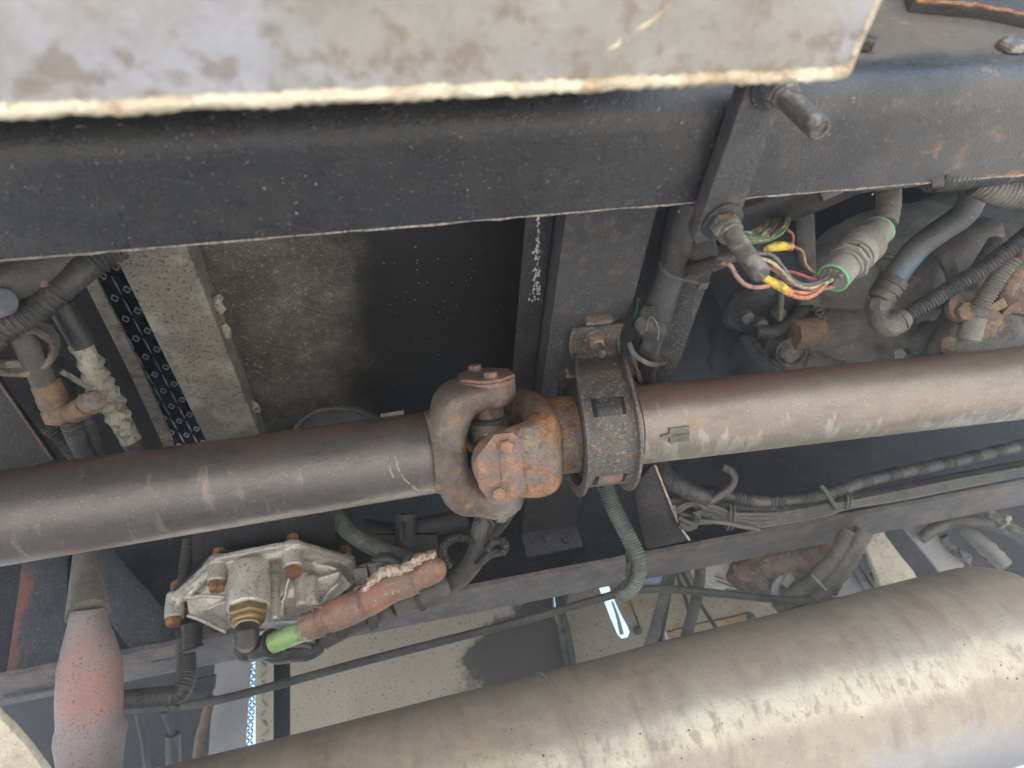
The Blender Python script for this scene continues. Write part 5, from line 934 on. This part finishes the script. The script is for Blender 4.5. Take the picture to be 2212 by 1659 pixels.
gap = [Q1(*p) for p in [(1100, 705), (1150, 676), (1195, 680), (1180, 705), (1150, 716)]]
o = vpanel('wide_panel', gp_, 'tan_panel', 1.505, 'dusty grey beige panel behind the struts', 'panel', holes=[gap])
mb = MB(); mb.tube([D(*Q1(x_, y_), 1.503) for x_, y_ in [(200, 1110), (500, 1030), (800, 970), (1100, 900)]], .0013, 6); mb.tube([D(*R7(x_, y_), 1.497) for x_, y_ in [(375, 700), (415, 800), (440, 880)]], .0013, 6); obj('panel_seam', mb, 'dark_plate', o)
mb = MB(); mb.tube([D(*R7(x_, y_), 1.44) for x_, y_ in [(305, 730), (330, 800), (350, 880)]], lambda t: .0025+.003*t, 10); o = obj('slot_stay', mb, 'grey_panel'); tag(o, 'grey stay standing inside the bright slot', 'stay')
for i, (x_, y_) in enumerate([R7(422, 862), R7(518, 912), Q1(1105, 950)]):
    q = D(x_, y_, 1.495); mb = MB(); mb.lathe(q, cdir(0, 0, 1), [(0, .010), (.003, .010)], 16); mb.hexa(q+cdir(0, 0, 1)*.003, cdir(.3, .2, 1), .007, .010); o = obj('panel_bolt', mb, 'conduit_dusty'); tag(o, ['panel bolt just right of the bright slot', 'panel bolt below the first strut', 'panel bolt right of the thin rods above the tank'][i], 'bolt')
# struts
for i, (pts, r_, fl_) in enumerate([([(230, 420), (150, 800), (-10, 1330)], .0135, .6), ([(285, 430), (215, 760), (120, 1290)], .004, 1), ([(565, 340), (540, 640), (480, 900), (385, 1230)], .0145, .6), ([(290, 440), (380, 700), (430, 870), (492, 1195)], .004, 1), ([(345, 440), (560, 810), (765, 1120)], .004, 1)]):
    hose(['flat_strut', 'thin_rod', 'flat_strut', 'thin_rod', 'thin_rod'][i], [D(*Q1(x_, y_), 1.34+.01*i) for x_, y_ in pts], r_, ['grey_panel', 'rubber_dusty', 'conduit_dusty', 'rubber_dusty', 'rubber_dusty'][i] if i else 'conduit_dusty',
         ['left broad strut beyond the far rail beside the bright slot', 'thin rod close along the left broad strut', 'right broad strut beyond the far rail in front of the white drum', 'thin rod crossing behind the right broad strut', 'thin rod slanting down right of the broad struts'][i], ['strut', 'rod', 'strut', 'rod', 'rod'][i], flat=fl_)
mb = MB(); q = D(*Q1(50, 520), 1.42); mb.lathe(q, cdir(.1, -.5, .8), [(-.03, .018), (0, .018), (.002, .013), (.004, .012)], 24); mb.ring(q, cdir(.1, -.5, .8), .020, .003, 24, 8); o = obj('bright_fitting', mb, 'tread_bright'); tag(o, 'shiny round fitting left of the first broad strut', 'fitting')
# white drum, sunlight put into its pale base colour
wl = thing('white_drum', 'white round drum with printed marks behind the right broad strut', 'drum', D(*Q1(760, 480), 1.45))
ax = cdir(-.12, -.10, 1); c = D(*Q1(895, 325), 1.44)
mb = MB(); mb.lathe(c-ax*.05, ax, [(0, .090), (.04, .0925), (.046, .0925), (.052, .088), (.053, .080), (.050, .078), (.056, .060), (.058, .02)], 64); obj('drum_shell', mb, 'sunlit_white', wl)
for (xx, yy, w_, an) in ((760, 522, .010, -.3), (880, 655, .010, -.1), (950, 664, .007, 0), (820, 590, .018, -.35), (860, 680, .006, 0)):
    q = D(*Q1(xx, yy), 1.431); r_ = cdir(math.cos(an), math.sin(an), 0); mb = MB(); mb.obox(q+(c-q).normalized()*0, r_, cdir(-math.sin(an), math.cos(an), 0), cdir(0, 0, 1), w_, .0011, .0008); obj('print_mark', mb, 'rubber_dusty', wl)
ab = thing('air_bellows', 'rust red dusty air bellows hanging beyond the far rail', 'air bellows', D(*Q1(1450, 400), 1.36))
mb = MB(); U_ = (cdir(1, .30, 0), cdir(-.30, 1, 0), cdir(0, 0, 1)); mb.ball(D(*Q1(1440, 370), 1.38), .118, .060, .06, 40, U_); mb.ball(D(*Q1(1500, 150), 1.40), .105, .055, .055, 32, U_); obj('bellows_body', mb, 'airbag_rust', ab, cast=(.004, 3), rough=(35, .008))
mb = MB(); mb.tube(DD(Q1, [(1500, 560, 1.30), (1460, 520, 1.30), (1400, 560, 1.30), (1365, 650, 1.30), (1370, 760, 1.31), (1400, 860, 1.33), (1440, 940, 1.34)]), .0072, 12); mb.obox(D(*Q1(1490, 545), 1.295), cdir(1, -.8, 0), cdir(.8, 1, 0), cdir(0, 0, 1), .008, .013, .008); obj('air_elbow', mb, 'grey_panel', ab)
for k_, (pts, r_) in enumerate([([(2180, 20, 1.25), (2040, 280, 1.25), (1800, 540, 1.26), (1600, 700, 1.27), (1400, 880, 1.28)], .0165), ([(2330, 20, 1.24), (2180, 280, 1.24), (1960, 600, 1.25), (1850, 700, 1.26), (1560, 960, 1.28)], .0165)]):
    hose('grey_pipe', DD(Q1, pts), r_, 'conduit_dusty', ['left of the two grey pipes slanting down beside the rusty bellows', 'right of the two grey pipes slanting down beside the rusty bellows'][k_], 'pipe', seg=18)
mb = MB(); mb.tube(DD(Q1, [(1770, 500, 1.235), (1840, 570, 1.225), (1920, 660, 1.235)]), .0022, 8); o = obj('pipe_tie', mb, 'grey_panel'); tag(o, 'strap tying the two grey pipes together', 'strap')
mb = MB(); mb.tube(DD(Q1, [(2030, 540, 1.30), (2065, 620, 1.30), (2010, 700, 1.30), (1940, 660, 1.30)]), .004, 8); mb.tube(DD(Q1, [(2060, 560, 1.31), (2100, 520, 1.31), (2140, 540, 1.31)]), .007, 8); o = obj('small_lugs', mb, 'rubber_dusty', rough=(80, .004)); tag(o, 'small curved lug right of the grey pipes', 'lug')
# right side panels (behind)
vpanel('backing_panel', [(1740, 1080), (2400, 930), (2400, 1420), (1900, 1480), (1700, 1450)], 'dark_plate', 1.75, 'dark bluish panel far behind at the right edge', 'panel')
vpanel('left_backing', [(-250, 1350), (505, 1250), (505, 1460), (495, 1800), (-250, 1900)], 'dark_plate', 1.72, 'dark panel far behind the red-lit damper', 'panel')
lbp = thing('label_box', 'pale grey box with printed labels between pipes and speckled cover', 'box', D(*Q2(400, 900), 1.45))
vpanel('box_face', [Q2(*p) for p in [(180, 560), (420, 560), (720, 1280), (360, 1380), (100, 1200), (130, 900)]], 'grey_panel', 1.46, None, None, parent=lbp, th=.03)
for nm, pl, dd_ in (('paper_label', [(235, 665), (345, 640), (360, 670), (300, 760)], 1.452), ('ridged_label', [(505, 1015), (560, 1000), (690, 1195), (630, 1240)], 1.452)):
    vpanel(nm, [Q2(*p) for p in pl], 'air_pale', dd_, None, None, parent=lbp, th=.003)
mb = MB()
for k_ in range(5):
    a_, b_ = D(*Q2(285+k_*6, 668+k_*12), 1.4505), D(*Q2(345-k_*2, 655+k_*13), 1.4505); mb.tube([a_, b_], .0011, 4)
for k_ in range(9):
    a_, b_ = D(*Q2(540+k_*14, 1035+k_*20), 1.4505), D(*Q2(575+k_*14, 1028+k_*20), 1.4505); mb.tube([a_, b_], .0016, 4)
obj('printed_lines', mb, 'black_plastic', lbp, smooth=0)
mb = MB(); mb.obox(D(*Q2(400, 900), 1.44), cdir(1, .4, 0), cdir(-.4, 1, 0), cdir(0, 0, 1), .028, .006, .006); mb.ball(D(*Q2(400, 850), 1.435), .012, .010, .01, 10); obj('box_latch', mb, 'grey_panel', lbp, rough=(70, .005))
for pts in ([(345, 985), (440, 1140), (525, 1280)], [(430, 950), (530, 1110), (630, 1240)]):
    mb = MB(); mb.tube([D(*Q2(x_, y_), 1.452) for x_, y_ in pts], .0016, 6); obj('box_seam', mb, 'rubber_dusty', lbp)
vpanel('speckled_cover', [Q2(*p) for p in [(520, 420), (660, 440), (720, 620), (900, 860), (1020, 1000), (1120, 1180), (700, 1290), (620, 1050), (500, 760)]], 'air_pale', 1.40, 'pale cream cover sprinkled with black specks right of the label box', 'cover', th=.02, bevel=.004)
vpanel('flat_strip', [Q2(*p) for p in [(760, 330), (1060, 370), (1250, 600), (1480, 840), (1700, 1020), (1400, 1140), (1180, 860), (980, 620)]], 'grey_panel', 1.45, 'smooth mauve grey strip slanting down beyond the far rail', 'panel', th=.01)
mb = MB(); mb.tube([D(*Q2(x_, y_), 1.43) for x_, y_ in [(1340, 620), (1400, 740), (1480, 810), (1580, 860), (1620, 960)]], .008, 10); o = obj('torn_cover', mb, 'ledge_grey', rough=(60, .012)); tag(o, 'torn ragged grey cover edge beside the smooth strip', 'cover')
hose('arched_hose', DD(Q2, [(1100, 660, 1.42), (1230, 560, 1.42), (1420, 480, 1.42), (1640, 470, 1.42), (1850, 500, 1.42), (2050, 570, 1.42), (2300, 700, 1.42)]), .0125, 'conduit_dusty', 'grey hose arching over the tank at the right edge', 'hose')
hose('rope_hose', DD(Q2, [(1690, 200, 1.38), (1790, 320, 1.37), (1940, 460, 1.36), (2080, 540, 1.35), (2300, 660, 1.34)]), .0098, 'ledge_grey', 'dusty wound cable crossing the arching hose at the right edge', 'cable', (.0044, .0006))
mb = MB(); mb.ball(D(*Q2(2040, 440), 1.35), .007, .007, .006, 10); mb.ring(D(*Q2(1980, 480), 1.36), cdir(.8, -.6, 0), .013, .0022, 20, 6); o = obj('cable_clip', mb, 'grey_panel'); tag(o, 'small clip where the wound cable crosses the arching hose', 'clip')
o = hose('pale_plug', DD(Q2, [(1560, 560, 1.40), (1680, 640, 1.38), (1790, 740, 1.37), (1880, 820, 1.36), (2010, 950, 1.35)]), lambda t: .011+.006*math.sin(min(1, t*1.3)*2.2)+.002*math.sin(t*25), 'connector_grey', 'pale lumpy plug above the right end of the tank', 'plug')
# treadplate slit, lower left of the beige panel
ts = thing('tread_strip', 'bright bluish treadplate strip left of the beige panel', 'checker plate', D(540, 1550, 1.42))
def zg(x0, x1, x2, x3): return [R5(x0, 960), R5(x1, 960), R5(x2, 1720), R5(x3, 1720)]
vpanel('side_plate', [R5(*p) for p in [(1395, 960), (1625, 960), (1600, 1330), (1575, 1720), (1340, 1720)]], 'grey_panel', 1.44, 'plain grey panel left of the bright treadplate strip', 'panel')
vpanel('strip_edge', [R5(*p) for p in [(1655, 940), (1768, 930), (1768, 1720), (1655, 1720)]], 'beige_panel', 1.42, None, None, parent=ts)
mb = MB(); mm = MB(); random.seed(3)
for j in range(34):
    yy = 990+j*21
    xl_ = 1630-(yy-990)*.065
    for i_ in (0, 1):
        if yy > 1640: continue
        x_ = xl_+8+i_*22+random.uniform(-3, 3); s_ = 1 if (j+i_) % 2 else -1
        a_, b_ = D(*R5(x_-9*s_, yy-9), 1.425), D(*R5(x_+9*s_, yy+9), 1.425); mb.tube([a_, a_.lerp(b_, .5), b_], lambda t: .0006+.0016*math.sin(math.pi*t), 5)
    if j % 3 == 0 and yy < 1660:
        s_ = 1 if j % 2 else -1; x_ = 1710+random.uniform(-8, 8)
        a_, b_ = D(*R5(x_-22*s_, yy+24), 1.4175), D(*R5(x_+22*s_, yy-24), 1.4175); mm.tube([a_, a_.lerp(b_, .5), b_], lambda t: .0005+.0028*math.sin(math.pi*t), 6)
obj('open_bars', mb, 'conduit', ts, kind='stuff'); obj('raised_treads', mm, 'grey_panel', ts, kind='stuff')
mb = MB(); mb.tube([D(*R5(x_, y_), 1.38) for x_, y_ in [(1365, 1200), (1330, 1350), (1290, 1500), (1275, 1720)]], .010, 10); o = obj('rusty_rod', mb, 'rusty_fitting'); tag(o, 'rusty speckled rod left of the plain grey panel', 'rod')
for k_, pts in enumerate(([(1060, 1300), (1110, 1420), (1140, 1660)], [(890, 1300), (930, 1480), (960, 1700)], [(1120, 1440), (1125, 1720), (1126, 1800)])):
    hose('faint_cable', [D(*R5(x_, y_), 1.5) for x_, y_ in pts], .007 if k_ < 2 else .016, 'rubber_dusty', ['slack cable in the dark space right of the red-lit damper', 'left slack cable nearest the red-lit damper', 'upright dim tube between damper and rusty rod'][k_], 'cable')
# horizontal ledge under the left rail
vpanel('ledge_box', [R5(*p) for p in [(1255, 1090), (1395, 1060), (1385, 1150), (1250, 1180)]], 'dark_plate', 1.2, 'small dark box edge below the rail right of the bent conduit', 'box')

# ================================================================ BIG TANK (lower right)
tk = thing('muffler_tank', 'big brown grey cylindrical tank with mottled pale highlight band painted in across the lower right', 'tank', D(1500, 1650, .95))
T1, T2 = D(900, 1790, .85), D(2100, 1432, 1.08); ta = (T2-T1).normalized(); RT = .145
mb = MB(); P0 = T1-ta*.50; LT = (D(2195, 1405, 1.10)-P0).length
pr = [(0, .10), (.01, .13), (.04, RT)]+[(LT*k_/12, RT) for k_ in range(1, 12)]
pr = [(0, .10), (.01, .13), (.04, RT)]+[(.04+(LT-.08)*k_/30, RT) for k_ in range(1, 31)]+[(LT-.02, RT*.985), (LT+.005, RT*.93), (LT+.022, RT*.82), (LT+.035, RT*.6), (LT+.04, .02)]
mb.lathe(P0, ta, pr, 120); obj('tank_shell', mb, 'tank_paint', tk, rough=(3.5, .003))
mb = MB(); mb.ring(D(1165, 1711, .9)*0+T1+ta*((T2-T1).length*.22), ta, RT-.0008, .0022, 120, 8); obj('seam_weld', mb, 'tank_paint', tk, rough=(60, .002))
random.seed(11)
mb = MB()
for i in range(36):
    px, py = random.uniform(900, 2200), 0; py = 1750-.28*(px-900)+random.uniform(-120, 80)
    try: p_, n_ = on_tube(T1, ta, px, py, RT+.0002)
    except Exception: continue
    mb.ball(p_, random.uniform(.0006, .0022), random.uniform(.0006, .0018), .0006, 6, (ta, n_.cross(ta), n_))
obj('dirt_specks', mb, 'black_plastic', tk, kind='stuff')

# ================================================================ HAZE (thin air volume added to imitate the veil of lens flare)
mb = MB().box((-8.3, -8.3, -1.56), (8.3, 8.3, 1.25)); o = obj('haze', mb, 'ground_concrete', smooth=0)
hm_ = bpy.data.materials.new('veil_haze'); hm_.use_nodes = True; n_ = hm_.node_tree; n_.nodes.clear()
ou = n_.nodes.new('ShaderNodeOutputMaterial'); pv = n_.nodes.new('ShaderNodeVolumePrincipled'); n_.links.new(pv.outputs[0], ou.inputs['Volume'])
pv.inputs['Color'].default_value = (.80, .88, .97, 1); pv.inputs['Density'].default_value = .05; pv.inputs['Anisotropy'].default_value = 0.75
o.data.materials.clear(); o.data.materials.append(hm_); o['kind'] = 'stuff'
S.cycles.volume_bounces = 3
